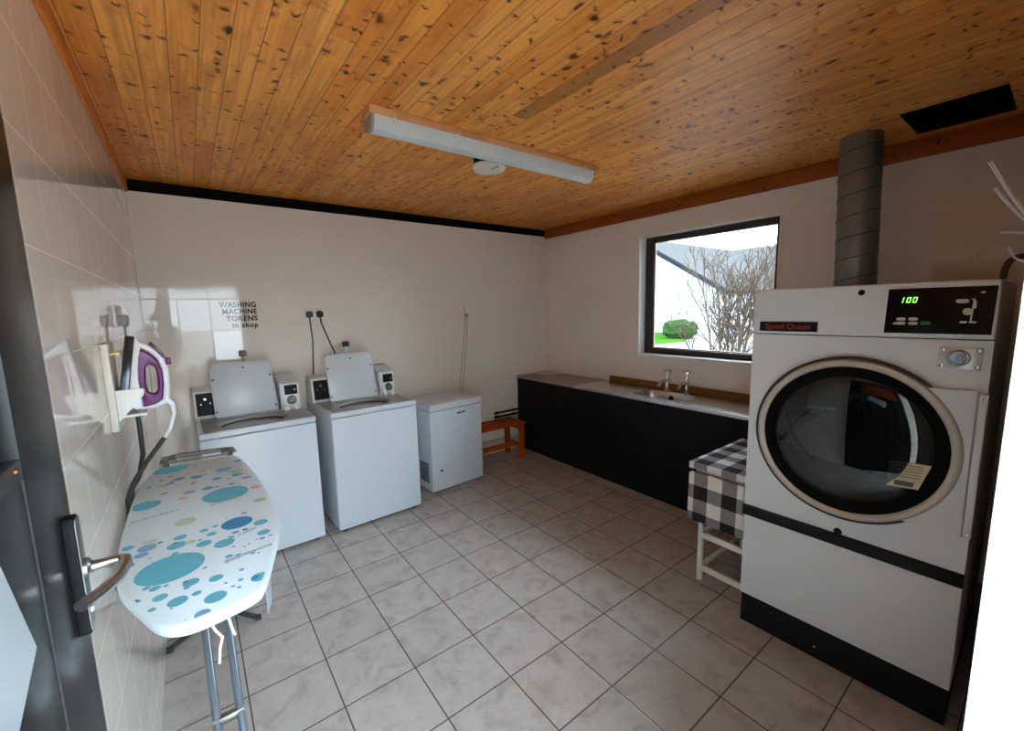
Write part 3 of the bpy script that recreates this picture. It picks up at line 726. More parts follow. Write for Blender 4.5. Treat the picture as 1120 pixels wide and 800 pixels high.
# ------------------------------------------------------------------ slatted bench in the corner
bn = thing('bench', 'low orange-stained slatted wooden bench between freezer and black counter', 'bench', (3.0, 1.43, 0))
bx0, bx1, by0, by1, bz = 2.56, 3.27, 1.245, 1.60, .43
n = 5; sw = (by1-by0)/n
for k in range(n):
    b = B(); b.box(bx0, bx1, by0+k*sw+.016, by0+(k+1)*sw-.016, bz-.018, bz, .004); b.obj('slat', M['bench_wood'], bn, True)
for x in (bx1-.085, bx0+.04):
    b = B(); b.box(x, x+.045, by0+.01, by1-.01, bz-.085, bz-.0185, .004); b.obj('cross_rail', M['bench_wood'], bn, True)
    for y in (by0+.012, by1-.067):
        b = B(); b.prism([(-.006, 0), (.060, 0), (.056, .05), (.048, .10), (.056, .19), (.052, bz-.0185), (.003, bz-.0185), (-.004, .19), (.006, .10), (-.006, .05)], .045, frame((x, y, 0), (0, 1, 0), (0, 0, 1)), .003)
        b.obj('leg', M['bench_wood'], bn, True)
    b = B(); pts = [(0, .11), (.10, .145), (.20, .145), (.30, .11), (.30, .175), (.20, .20), (.10, .20), (0, .175)]
    b.prism(pts, .03, frame((x+.008, by0+.03, -.02), (0, 1, 0), (0, 0, 1)), .003); b.obj('leg_rail', M['bench_wood'], bn, True)
b = B(); b.box(bx0+.085, bx1-.085, 1.395, 1.445, .12, .17, .004); b.obj('stretcher', M['bench_wood'], bn, True)
for z in (.488, .440):
    b = B(); b.tube([(3.08, YB-.022, z), (3.452, YB-.022, z)], .013, 12)
    for x in (3.12, 3.38): b.box(x-.008, x+.008, YB-.03, YB, z-.016, z+.016, .003)
    o = b.obj('wall_pipe', M['black_matt']); origin_to(o, (3.0, YB-.022, z))
    tag(o, 'upper of two thin black pipes on the wall behind the bench' if z > .46 else 'lower of two thin black pipes on the wall behind the bench', 'pipe', 'black pipes behind the bench')
b = B(); b.tube([(2.58, YB-.03, .150), (3.452, YB-.03, .150)], .022, 14)
for x in (2.8, 3.25): b.box(x-.012, x+.012, YB-.05, YB, .124, .176, .004)
o = b.obj('wall_pipe', M['white_plastic']); origin_to(o, (3.0, YB-.03, .15)); tag(o, 'thick white pipe low on the wall under the bench', 'pipe')

# ------------------------------------------------------------------ counter, sink and taps
cx0, cz = 3.435, .912
cyE = -1.445
cb = thing('counter_base', 'long black boarded counter front under the worktop', 'cabinet', (3.7, .1, 0))
b = B(); b.box(cx0+.018, cx0+.04, cyE, YB-.002, .002, cz-.03, .001); b.obj('front_panel', M['counter_black'], cb, True)
b = B(); b.box(cx0+.041, XW-.004, cyE, cyE+.02, .002, cz-.03); b.obj('end_panel', M['counter_black'], cb, True)
for y in (.06, .86):
    b = B(); b.box(cx0+.041, XW-.004, y, y+.02, .002, cz-.20); b.obj('divider', M['counter_black'], cb, True)
b = B(); b.box(cx0, XW-.002, .662, YB-.002, cz-.028, cz, .004); o = b.obj('worktop', M['worktop']); origin_to(o, (3.7, 1.15, cz)); tag(o, 'worn grey laminate worktop in the corner left of the sink top', 'worktop')
# stainless sink top with an inset bowl
sk = thing('sink', 'stainless steel sink top with a rounded bowl under the window', 'sink', (3.70, -.22, cz-.03))
scx, scy, srx, sry = 3.685, -.250, .172, .285
b = B(); b.hole_plate(cx0+.002, XW-.004, cyE, .658, scx, scy, srx, sry, .004, Matrix.Translation((0, 0, cz+.001)), 64, 3.0)
b.box(cx0-.002, cx0+.004, cyE, .658, cz-.028, cz+.001, .001); b.obj('drainer_top', M['steel'], sk, True)
b = B(); t = bmesh.new(); rings = []; N = 48
for f, z in ((1.0, cz), (.97, cz-.012), (.93, cz-.08), (.86, cz-.140), (.70, cz-.158), (.15, cz-.162)):
    ring = []
    for k in range(N):
        a = 2*PI*k/N; c, q = math.cos(a), math.sin(a); rr = (abs(c/srx)**3 + abs(q/sry)**3)**(-1/3)
        ring.append(t.verts.new((scx+c*rr*f, scy+q*rr*f, z)))
    rings.append(ring)
for A, C in zip(rings, rings[1:]):
    for k in range(N): t.faces.new((A[k], C[k], C[(k+1) % N], A[(k+1) % N]))
t.faces.new(rings[-1]); bmesh.ops.recalc_face_normals(t, faces=t.faces); bmesh.ops.reverse_faces(t, faces=t.faces); b.merge(t)
bowl = b.obj('bowl', M['steel'], sk, True)
b = B(); b.lathe([(.024, 0), (.024, .004), (0, .004)], frame((scx+srx*.93, scy+.03, cz-.06), (0, 1, 0), (0, 0, 1)) @ Matrix.Rotation(PI, 4, 'X'), 20); b.obj('overflow', M['hole'], bowl, True)
b = B(); b.lathe([(.030, .002), (.024, .004), (0, .001)], Matrix.Translation((scx, scy, cz-.162)), 20); b.obj('waste_outlet', M['chrome'], bowl, True)
b = B(); b.box(cx0+.004, cx0+.022, cyE, .658, cz-.030, cz-.004); b.obj('edge_support', M['deck_grey'], sk, True)

def tap(loc, label):
    r = thing('tap', label, 'tap', loc, 0, 'chrome pillar taps over the sink')
    r.scale = (1.3, 1.3, 1.3)
    b = B(); b.lathe([(.024, 0), (.024, .006), (.014, .012), (.013, .055), (.018, .062), (.018, .092), (.013, .100), (.011, .125), (.0, .127)], None, 20)
    b.obj('pillar', M['chrome'], r)
    b = B(); b.tube([(0, 0, .078), (-.03, 0, .082), (-.065, .0, .078), (-.098, .0, .062), (-.104, 0, .048)], [.014, .012, .0115, .012, .013], 14); b.obj('spout', M['chrome'], r)
    b = B(); b.lathe([(.009, .125), (.009, .146), (.016, .150), (.016, .160), (.006, .167), (0, .168)], None, 16)
    for a in (0, 1, 2, 3):
        a = a*PI/2+.5; b.tube([(0, 0, .155), (math.cos(a)*.02, math.sin(a)*.02, .155), (math.cos(a)*.030, math.sin(a)*.030, .155)], [.006, .006, .0085], 10)
    b.obj('cross_handle', M['chrome'], r)
    return r
tap((3.865, -.165, cz+.001), 'chrome cross-head tap, the one further from the dryer')
tap((3.865, -.365, cz+.001), 'chrome cross-head tap, the one nearer the dryer')
b = B(); b.box(XW-.024, XW-.001, cyE, .60, cz+.001, cz+.062, .004); o = b.obj('splash_strip', M['strip_wood']); origin_to(o, (XW-.01, -.4, cz)); tag(o, 'brown wooden strip along the wall behind the sink', 'trim')
b = B(); b.box(3.70, 3.945, 1.385, 1.650, cz+.0005, cz+.008, .002); o = b.obj('loose_tile', M['white_paint_wood']); origin_to(o, (3.82, 1.52, cz)); tag(o, 'pale square slab lying on the worktop in the corner', 'slab')

# ------------------------------------------------------------------ drop-leaf table under gingham
tb = thing('drop_leaf_table', 'small white drop-leaf table covered in black and white gingham beside the dryer', 'table', (2.95, -1.29, 0))
tx0, tx1, ty0, ty1, tz = 2.655, 3.36, -1.462, -1.105, .765
b = B(); b.box(tx0, tx1, ty0, ty1, tz-.022, tz-.002, .005); b.obj('tabletop', M['white_paint_wood'], tb, True)
b = B(); b.box(tx0-.004, tx1+.004, ty0-.003, ty1+.006, tz-.038, tz+.004, .006, 3); b.obj('top_cover', M['ging_top'], tb, True)
lf = frame((tx0-.012, ty1-.012, tz-.046), (0, -1, 0), (.03, 0, 1))
def rrect(w, h, r, n=5):
    o = []
    for (cx, cy, a0) in ((w-r, -r, 0), (r, -r, 90), (r, -h+r, 180), (w-r, -h+r, 270)):
        for k in range(n+1):
            a = math.radians(a0+90*k/n); o.append((cx+r*math.cos(a), cy+r*math.sin(a)))
    return o
b = B(); b.prism(rrect(.338, .305, .018), .020, lf, .004); leaf = b.obj('drop_leaf', M['ging_leaf'], tb, True)
b = B()
for z in (.40,): b.box(tx0+.02, tx1-.03, ty1-.055, ty1-.03, .655, .722, .002); b.box(tx0+.02, tx1-.03, ty0+.03, ty0+.055, .655, .722, .002); b.box(tx0+.02, tx0+.045, ty0+.055, ty1-.055, .655, .722, .002)
split(b, 'apron', M['white_paint_wood'], tb, True)
legs = [(tx0+.015, ty1-.085), (tx0+.015, ty0+.001), (tx1-.11, ty1-.085), (tx1-.11, ty0+.001)]
for (x, y) in legs:
    b = B(); b.box(x, x+.030, y, y+.028, 0, .725, .004); b.obj('leg', M['white_paint_wood'], tb, True)
for z in (.085, .305):
    b = B(); b.box(tx0+.02, tx0+.042, ty0+.03, ty1-.084, z-.018, z+.018, .003); b.obj('rail', M['white_paint_wood'], tb, True)
    b = B(); b.box(tx0+.045, tx1-.11, ty1-.080, ty1-.058, z-.014, z+.014, .003); b.obj('rail', M['white_paint_wood'], tb, True)
b = B(); b.box(tx0+.045, tx1-.11, ty0+.006, ty0+.024, .071, .099, .003); b.obj('rail', M['white_paint_wood'], tb, True)

# ------------------------------------------------------------------ tumble dryer
dy = thing('tumble_dryer', 'large white coin-operated tumble dryer with round glass door', 'tumble dryer', (2.518, -1.493, 0), .02)
# local: x = depth from the front, y = 0 .. -DW, z up
DW, DD, DH = .805, 1.15, 1.797
Pf = lambda x, y, z: frame((x, y, z), (0, -1, 0), (0, 0, 1))     # local plane facing the room (normal -x): u = to the right, v = up
b = B()
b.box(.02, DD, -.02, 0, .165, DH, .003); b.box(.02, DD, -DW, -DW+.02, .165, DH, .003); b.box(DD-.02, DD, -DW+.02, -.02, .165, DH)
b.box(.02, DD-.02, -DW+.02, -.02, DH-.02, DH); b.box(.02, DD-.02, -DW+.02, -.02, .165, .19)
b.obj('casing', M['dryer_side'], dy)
b = B(); b.box(.012, DD-.05, -DW+.004, -.004, 0, .172, .003); b.obj('plinth', M['black_matt'], dy)
b = B(); b.lathe([(.007, 0), (.006, .004), (0, .005)], Pf(.012, -.35, .062), 10); b.obj('plinth_screw', M['chrome'], dy)
b = B(); b.box(0, .025, -DW, 0, .170, .622, .006, 2); b.obj('lower_panel', M['dryer_white'], dy)
b = B(); b.box(-.016, .02, -DW-.002, .002, .624, .676, .004); b.obj('black_strip', M['black_plastic'], dy)
dcy, dcz = -.412, 1.127
b = B(); b.hole_plate(0, DW, .678, 1.578, -dcy, dcz, .318, .318, .025, Pf(0, 0, 0)); b.obj('front_panel', M['dryer_white'], dy)
b = B(); b.box(-.004, .03, -DW-.001, .001, 1.582, DH, .008, 3); cp = b.obj('console', M['dryer_white'], dy)
# logo strip
b = B(); b.prism([(.032, 1.596), (.272, 1.596), (.272, 1.642), (.032, 1.642)], .004, Pf(-.004, 0, 0)); ls = b.obj('name_plate', M['black_plastic'], cp)
text_mesh('Speed Queen', .034, Pf(-.0085, -.056, 1.608), M['red_ink'], 'name_lettering', ls, .008, .0004, world=False, sx=1.02)
# control glass
x0, x1, z0, z1 = .503, .800, 1.600, 1.775
b = B(); b.prism([(x0, z0), (x1-.004, z0), (x1, z1), (x0+.004, z1)], .003, Pf(-.004, 0, 0)); cg = b.obj('control_glass', M['black_gloss'], cp)
b = B(); U = lambda u, z: Pf(-.0072, -u, z)
def seg7(b, s, fr, w=.012, h=.021, t=.0028):
    segs = dict(a=(0, h-t, w, h), g=(0, h/2-t/2, w, h/2+t/2), d=(0, 0, w, t), f=(0, h/2, t, h), b=(w-t, h/2, w, h), e=(0, 0, t, h/2), c=(w-t, 0, w, h/2))
    for q in s:
        X0, Y0, X1, Y1 = segs[q]; sk_ = .18; g = .0005
        b.prism([(X0+g+Y0*sk_, Y0+g), (X1-g+Y0*sk_, Y0+g), (X1-g+Y1*sk_, Y1-g), (X0+g+Y1*sk_, Y1-g)], .0008, fr)
seg7(b, 'bc', U(.541, 1.720)); seg7(b, 'abcdef', U(.562, 1.720)); seg7(b, 'abcdef', U(.580, 1.720)); b.obj('digit_display', M['led'], cg)
def oval(b, u, z, w, h, fr_x=-.0072, n=18, th=.001):
    b.prism([(w*math.copysign(abs(math.cos(a))**.6, math.cos(a)), h*math.copysign(abs(math.sin(a))**.6, math.sin(a))) for a in [2*PI*k/n for k in range(n)]], th, Pf(fr_x, -u, z))
for u, z in ((.552, 1.656), (.588, 1.656), (.552, 1.639), (.588, 1.639)):
    b = B(); oval(b, u, z, .014, .0062); b.obj('key', M['grey_key'], cg)
b = B(); oval(b, .533, 1.638, .004, .004); b.obj('arrow_mark', M['grey_key'], cg)
b = B(); oval(b, .624, 1.640, .015, .007); b.obj('start_key', M['green_key'], cg)
b = B(); oval(b, .716, 1.722, .017, .0075); b.obj('slot_label', M['grey_key'], cg)
b = B(); b.prism([(.740, 1.648), (.744, 1.648), (.748, 1.730), (.739, 1.730), (.739, 1.726), (.744, 1.726)], .004, Pf(-.007, 0, 0)); b.box(-.012, -.007, -.752, -.744, 1.695, 1.722, .001); b.obj('slot_rail', M['dull_chrome'], cg)
b = B(); b.lathe([(.013, 0), (.013, .004), (.009, .005), (0, .004)], Pf(-.007, -.732, 1.684), 18); b.obj('token_emblem', M['sticker'], cg)
b = B(); oval(b, .724, 1.645, .010, .0035); oval(b, .748, 1.645, .010, .0035); oval(b, .765, 1.752, .006, .003); split(b, 'small_print', M['grey_key'], cg)
b = B(); b.lathe([(.011, 0), (.012, .003), (.008, .005), (0, .003)], Pf(-.004, -.420, 1.766), 18); b.obj('console_lock', M['black_plastic'], cp)
b = B(); b.lathe([(.014, 0), (.016, .004), (.012, .007), (0, .005)], Pf(0, -.407, .690), 18); b.obj('panel_lock', M['black_plastic'], dy)
# coin vault plate
b = B(); b.prism([(.665, 1.470), (.782, 1.470), (.785, 1.552), (.668, 1.552)], .004, Pf(0, 0, 0), .0012); vp = b.obj('coin_vault_plate', M['dull_chrome'], dy)
b = B(); b.lathe([(.031, 0), (.031, .007), (.026, .012), (.022, .007), (.017, .007), (.015, .014), (.006, .014), (.005, .010), (0, .010)], Pf(-.004, -.724, 1.513), 28); b.obj('vault_lock', M['chrome'], vp)
b = B()
for u, z in ((.678, 1.541), (.773, 1.541), (.677, 1.481), (.771, 1.481)): b.lathe([(.0065, 0), (.006, .003), (0, .004)], Pf(-.004, -u, z), 12)
split(b, 'vault_screw', M['chrome'], vp)
# door: beige ring, flange towards the hinge, gasket, smoky domed glass
Pd = Pf(0, dcy, dcz)
b = B(); pts = []
a0, a1 = math.radians(49), math.radians(-57)
R_ = .352
pts = [(R_*math.cos(a0+(a1-a0)*k/24), R_*math.sin(a0+(a1-a0)*k/24)) for k in range(25)]
pts += [(.372, -.297), (.372, .268)]
b.prism(pts, .022, Pd, .003); b.obj('door_flange', M['dryer_white'], dy)
b = B(); b.lathe([(.330, .0), (.357, .002), (.358, .020), (.352, .032), (.342, .036), (.332, .034), (.325, .028), (.324, .008)], Pd, 96); rg = b.obj('door_ring', M['ring_beige'], dy)
b = B(); b.lathe([(.358, .002), (.368, .002), (.368, .020), (.358, .020)], Pd, 96); b.obj('door_seal', M['rubber'], dy)
b = B(); b.lathe([(.324, .026), (.318, .026), (.300, .022), (.280, .012), (.276, -.01)], Pd, 96); b.obj('gasket', M['hole'], dy)
b = B(); b.lathe([(.277, .012), (.255, .0175), (.20, .024), (.13, .0285), (.06, .0305), (0, .031)], Pd, 72); gl = b.obj('door_glass', M['dryer_glass'], dy, smooth=180)
b = B(); stk = [(.150, -.052), (.282, -.048), (.248, -.165), (.146, -.172)]
stk = [(.150, -.050), (.275, -.042), (.244, -.150), (.147, -.158)]
b.prism(stk, .001, Pd @ Matrix.Translation((0, 0, .0335-.012)))
sp = b.obj('care_label', M['sticker'], gl)
b = B()
for k in range(5):
    z = -.064-.012*k; b.prism([(.152, z), (.252-.002*k, z+.006), (.252-.002*k, z+.009), (.152, z+.003)], .0004, Pd @ Matrix.Translation((0, 0, .0335-.0105)))
b.prism([(.172, -.128), (.232, -.124), (.226, -.145), (.170, -.148)], .0004, Pd @ Matrix.Translation((0, 0, .0335-.0105))); b.obj('label_print', M['sticker_dark'], sp)
# drum
b = B(); b.lathe([(.318, -.002), (.318, -.05), (.36, -.06), (.365, -.70), (0, -.72)], Pd, 72); b.mat(1)
for ring in (.10, .16, .22, .28):
    for k in range(int(ring*90)):
        a = 2*PI*k/int(ring*90); 
        if 1.2 < a < 2.2 or 3.6 < a < 4.3: continue
        b.lathe([(.007, 0), (0, .001)], Pd @ Matrix.Translation((ring*math.cos(a), ring*math.sin(a), -.700-.02*(1-ring/.365)+.004)), 8)
for q in ((.075, .145), (.165, .150), (.075, .085), (.165, .085)): b.lathe([(.017, 0), (0, .001)], Pd @ Matrix.Translation((q[0]+.06, q[1]+.06, -.685)), 12)
for k in range(14):
    for j in range(6):
        a = math.radians(-25+9*k); z = -.14-.09*j
        fr = Pd @ Matrix.Rotation(a, 4, 'Z') @ Matrix.Translation((.358, 0, z)) @ Matrix.Rotation(-PI/2, 4, 'Y')
        b.lathe([(.009, 0), (0, .001)], fr, 8)
dr = b.obj('drum', [M['drum'], M['hole']], dy)
for k in range(3):
    a = math.radians(75+120*k)
    b = B(); b.prism([(-.035, 0), (.035, 0), (.012, .075), (-.012, .075)], .60, Pd @ Matrix.Rotation(a, 4, 'Z') @ Matrix.Translation((.360, 0, -.69)) @ Matrix.Rotation(PI/2, 4, 'Z'), .004)
    b.obj('lifter', M['drum'], dr)
# hinge strip
b = B(); b.box(-.036, 0, -DW-.006, -DW+.016, .835, 1.388, .004); hs = b.obj('hinge_strip', M['satin'], dy)
b = B()
for z in (.852, 1.372): b.lathe([(.006, 0), (.005, .003), (0, .004)], Pf(-.036, -DW+.005, z), 12)
split(b, 'hinge_screw', M['chrome'], hs)

# exhaust duct, spiral seam
dc = (3.60, -1.600); dr_ = .106
b = B(); b.tube([(dc[0], dc[1]-.02, DH+.002), (dc[0], dc[1]-.011, 2.1), (dc[0], dc[1]-.001, 2.4), (dc[0], dc[1]+.010, ZC+.03)], dr_, 48)
du = b.obj('exhaust_duct', M['galv_zinc']); origin_to(du, (dc[0], dc[1], DH)); tag(du, 'round grey galvanised duct rising from the dryer to the ceiling', 'duct')
b = B(); pts = []
turns = 7.2; n = 260
for k in range(n+1):
    f = k/n; a = 2*PI*turns*f; z = DH+.01+f*(ZC-DH-.015); pts.append((dc[0]+(dr_+.0005)*math.cos(a), dc[1]-.02+.029*f+(dr_+.0005)*math.sin(a), z))
b.tube(pts, .0035, 6); sm = b.obj('duct_seam', M['seam_zinc'], du, True)

# brown hose looped in the gap right of the dryer
b = B(); P = [(3.1, -2.262, 1.812), (3.1, -2.262, 1.83), (3.1, -2.266, 1.862), (3.1, -2.279, 1.892), (3.1, -2.304, 1.903), (3.1, -2.328, 1.898), (3.09, -2.345, 1.87), (3.07, -2.348, 1.80), (3.05, -2.345, 1.70), (3.02, -2.338, 1.60), (3.0, -2.340, 1.45), (3.0, -2.350, 1.25)]
Q = []
for i in range(len(P)-1):
    p0 = Vector(P[max(i-1, 0)]); p1 = Vector(P[i]); p2 = Vector(P[i+1]); p3 = Vector(P[min(i+2, len(P)-1)])
    for k in range(5):
        t_ = k/5; Q.append(.5*((2*p1)+(p2-p0)*t_+(2*p0-5*p1+4*p2-p3)*t_*t_+(3*p1-p0-3*p2+p3)*t_**3))
Q.append(Vector(P[-1])); b.tube(Q, .012, 12)
o = b.obj('hose', M['hose']); origin_to(o, (3.1, -2.34, 1.25)); tag(o, 'brown hose arching up in the gap right of the dryer', 'hose')
b = B(); b.tube([(2.86, -2.405, 1.30), (2.86, -2.405, 1.86)], .012, 12)
for z in (1.40, 1.72): b.box(2.845, 2.875, YF, -2.39, z-.012, z+.012, .003)
o = b.obj('wall_pipe', M['dull_chrome']); origin_to(o, (2.86, -2.405, 1.3)); tag(o, 'short upright metal pipe on the wall right of the dryer', 'pipe')

# coat hooks on the front wall
for lab, x, z, pr in (
        ('topmost of the four white coat hooks at the right edge, long and slanting', 1.475, 1.855, ((.03, .010, 0), (.024, .03, .02), (.012, .055, .065), (-.012, .083, .125))),
        ('second white coat hook from the top at the right edge, long and slanting', 1.585, 1.855, ((.03, .010, 0), (.024, .03, .015), (.012, .055, .05), (-.012, .083, .095))),
        ('third white coat hook from the top at the right edge, short and level', 1.80, 1.873, ((.03, .010, 0), (.024, .03, .002), (.012, .055, .006), (-.012, .083, .010))),
        ('lowest of the four white coat hooks at the right edge, short and curled up', 2.00, 1.835, ((0, .010, 0), (0, .03, -.013), (0, .05, -.015), (0, .07, 0), (0, .082, .027)))):
    ck = thing('coat_hook', lab, 'coat hook', (x+.02, YF, z), 0, 'coat hooks on the front wall')
    b = B(); b.box(x+.008, x+.048, YF, YF+.010, z-.02, z+.02, .003); b.obj('base_plate', M['hook_grey'], ck, True)
    b = B(); b.tube([(x+p[0], YF+p[1], z+p[2]) for p in pr], .0027, 8); b.obj('prong', M['hook_grey'], ck, True)

# ------------------------------------------------------------------ ceiling fittings
lamp = thing('ceiling_light', 'long unlit fluorescent batten light on the pine ceiling', 'ceiling light', (1.85, -.28, ZC))
b = B(); b.box(1.045, 2.66, -.345, -.235, 2.678, ZC, .003); b.obj('wood_batten', M['batten_wood'], lamp, True)
prof = [(-.052, .0), (-.052, -.012), (-.048, -.040), (-.036, -.062), (-.015, -.072), (.015, -.072), (.036, -.062), (.048, -.040), (.052, -.012), (.052, 0)]
b = B(); b.prism([(p[0]-.288, p[1]+2.678) for p in prof], 1.545, frame((1.062, 0, 0), (0, 1, 0), (0, 0, 1)), 0); b.obj('diffuser', M['diffuser'], lamp, True)
for x in (1.052, 2.604):
    b = B(); b.prism([(p[0]*1.06-.288, p[1]*1.05+2.678) for p in prof], .014, frame((x, 0, 0), (0, 1, 0), (0, 0, 1)), .002); b.obj('end_cap', M['deck_grey'] if x < 2 else M['white_plastic'], lamp, True)
for x in (1.16, 1.52, 1.86, 2.20, 2.52):
    b = B(); b.box(x, x+.018, -.345, -.332, 2.655, 2.690, .002); b.obj('clip', M['aged_plastic'], lamp, True)
sm = thing('smoke_detector', 'round cream detector with black base on the ceiling', 'smoke detector', (1.925, -.055, ZC))
b = B(); b.lathe([(0, 0), (.100, 0), (.100, -.052), (0, -.052)], None, 32); b.obj('detector_base', M['black_plastic'], sm)
b = B(); b.lathe([(.086, -.050), (.106, -.052), (.108, -.068), (.100, -.079), (0, -.083)], None, 40); b.obj('detector_cover', M['smoke_cream'], sm)
b = B(); b.box(-.004, .004, -.104, -.03, -.084, -.076, .001); b.obj('detector_slot', M['deck_grey'], sm)
b = B()
for q in ((vx0-.001, vx0+.012, vy0, vy1), (vx1-.012, vx1+.001, vy0, vy1), (vx0, vx1, vy0, vy0+.012), (vx0, vx1, vy1-.012, vy1)): b.box(*q, ZC-.001, ZC+.35)
b.box(vx0, vx1, vy0, vy1, ZC+.34, ZC+.36); o = b.obj('ceiling_opening', M['black_gap']); origin_to(o, (3.62, -1.99, ZC)); struct(o, 'black rectangular opening in the ceiling boards above the dryer', 'vent')

# ------------------------------------------------------------------ things on the back wall
sg = thing('wall_lettering', 'black lettering on a tile reading washing machine tokens in shop', 'sign', (.60, YB, 1.73))
for k, (s_, z, sz, w_) in enumerate((('WASHING', 1.796, .060, .236), ('MACHINE', 1.742, .060, .236), ('TOKENS', 1.687, .058, .228), ('in shop', 1.632, .056, .185))):
    fr = frame((.722, YB-.0006, z), (1, 0, 0), (0, 0, 1))
    text_mesh(s_, sz, fr, M['ink'], 'text_line', sg, .035, .0004, align='RIGHT', space=1.08 if k != 3 else 1.18, sx=.86 if k < 2 else .93)
b = B(); b.prism([(YB-.0005, 1.367), (YB-.0115, 1.367), (YB-.0015, 1.608), (YB-.0005, 1.608)], .189, frame((.409, 0, 0), (0, 1, 0), (0, 0, 1))); o = b.obj('wall_tile', M['glare_tile']); origin_to(o, (.50, YB, 1.37)); tag(o, 'single tile whitened and tilted for its reflection above the left washing machine', 'tile')  # whitened and tilted to stand for the doorway's reflection

so = thing('wall_socket', 'white double wall socket above the gap between the washing machines', 'socket', (1.165, YB, 1.73))
b = B(); b.box(1.085, 1.245, YB-.012, YB, 1.680, 1.780, .004, 2); b.obj('socket_plate', M['white_plastic'], so, True)
b = B()
for x in (1.145, 1.185): b.box(x-.006, x+.006, YB-.016, YB-.011, 1.757, 1.772, .001)
split(b, 'rocker_switch', M['white_plastic'], so, True)
def plug(x, mat, path, label):
    r = thing('plug', label, 'plug', (x, YB-.012, 1.725), 0, 'plugs in the back wall socket')
    b = B(); out = [(-.022, -.028), (.022, -.028), (.028, -.01), (.027, .018), (.012, .028), (-.012, .028), (-.027, .018), (-.028, -.01)]
    b.prism([(p[0], p[1]) for p in out], .034, frame((x, YB-.012, 1.725), (1, 0, 0), (0, 0, 1)), .005); b.obj('plug_body', mat, r, True)
    b = B(); b.tube(path, .0065, 10); b.obj('plug_cord', mat, r, True)
    return r
plug(1.118, M['cord_grey'], [(1.118, YB-.03, 1.70), (1.120, YB-.032, 1.62), (1.128, YB-.03, 1.50), (1.120, YB-.03, 1.36), (1.112, YB-.03, 1.22), (1.10, YB-.03, 1.10), (1.10, YB-.035, .9)], 'grey-black plug with cord hanging straight down, left in the socket')
plug(1.205, M['rubber'], [(1.205, YB-.03, 1.70), (1.212, YB-.035, 1.64), (1.235, YB-.035, 1.57), (1.27, YB-.04, 1.46), (1.30, YB-.045, 1.38), (1.31, YB-.045, 1.30)], 'black plug with cord slanting behind the lid, right in the socket')

def valve(x, z, label, dark):
    r = thing('water_valve', label, 'valve', (x, YB, z), 0, 'water valves above the washing machines')
    b = B(); b.tube([(x, YB, z), (x, YB-.045, z)], .012, 12); b.tube([(x, YB-.04, z+.012), (x, YB-.04, z-.10), (x+.005, YB-.035, z-.2)], .011, 12); b.obj('valve_body', M['brass'] if dark == 1 else M['white_plastic'], r, True)
    b = B(); b.box(x-.026, x+.026, YB-.066, YB-.022, z+.004, z+.052, .006); b.obj('valve_handle', M['valve_brown'] if dark == 1 else M['rubber'], r, True)
    return r
valve(.588, 1.395, 'tarnished water valve above the left washing machine lid', 1)
valve(1.405, 1.415, 'white water valve with black handle above the right washing machine lid', 2)

# white fitting with two hanging cords above the freezer
pc = thing('wall_hook', 'pale double cord hanging from a small white wall fitting above the freezer', 'hook', (2.73, YB, 1.73))
b = B(); b.lathe([(.024, 0), (.024, .012), (.018, .026), (0, .028)], frame((2.735, YB, 1.745), (1, 0, 0), (0, 0, 1)), 20); b.box(2.715, 2.755, YB-.030, YB, 1.690, 1.730, .006); b.obj('cord_fitting', M['white_plastic'], pc, True)
b = B(); b.box(2.712, 2.726, YB-.034, YB-.012, 1.655, 1.690, .003); b.box(2.742, 2.756, YB-.034, YB-.012, 1.655, 1.690, .003); split(b, 'cord_knot', M['brass'], pc, True)
for q in ((2.719, 2.700, 2.655, 2.610), (2.749, 2.735, 2.695, 2.650)):
    b = B(); b.tube([(q[0], YB-.022, 1.66), (q[1], YB-.02, 1.45), (q[2], YB-.018, 1.12), (q[3], YB-.02, .82), (q[3]-.01, YB-.02, .45)], .0055, 8); b.obj('cord_strand', M['cord_pale'], pc, True)

# ------------------------------------------------------------------ iron on its wall holder, left wall
hd = thing('iron_holder', 'white wall-mounted holder carrying the purple iron', 'holder', (0, -.30, 1.48))
b = B(); b.box(0, .022, -.385, -.225, 1.318, 1.640, .004, 2); b.obj('back_plate', M['aged_plastic'], hd, True)
for y in (-.372, -.244):
    b = B(); b.prism([(.0225, 1.468), (.100, 1.468), (.103, 1.455), (.098, 1.440), (.0225, 1.350)], .006, frame((0, y+.006, 0), (1, 0, 0), (0, 0, 1)), .001); split(b, 'bracket', M['white_plastic'], hd, True)
b = B(); b.box(.0225, .100, -.366, -.244, 1.364, 1.372); b.obj('shelf', M['white_plastic'], hd, True)
b = B(); b.tube([(.022, -.35, 1.600), (.045, -.35, 1.605), (.045, -.26, 1.605), (.022, -.26, 1.600)], .004, 8); b.obj('wire_guard', M['brass'], hd, True)

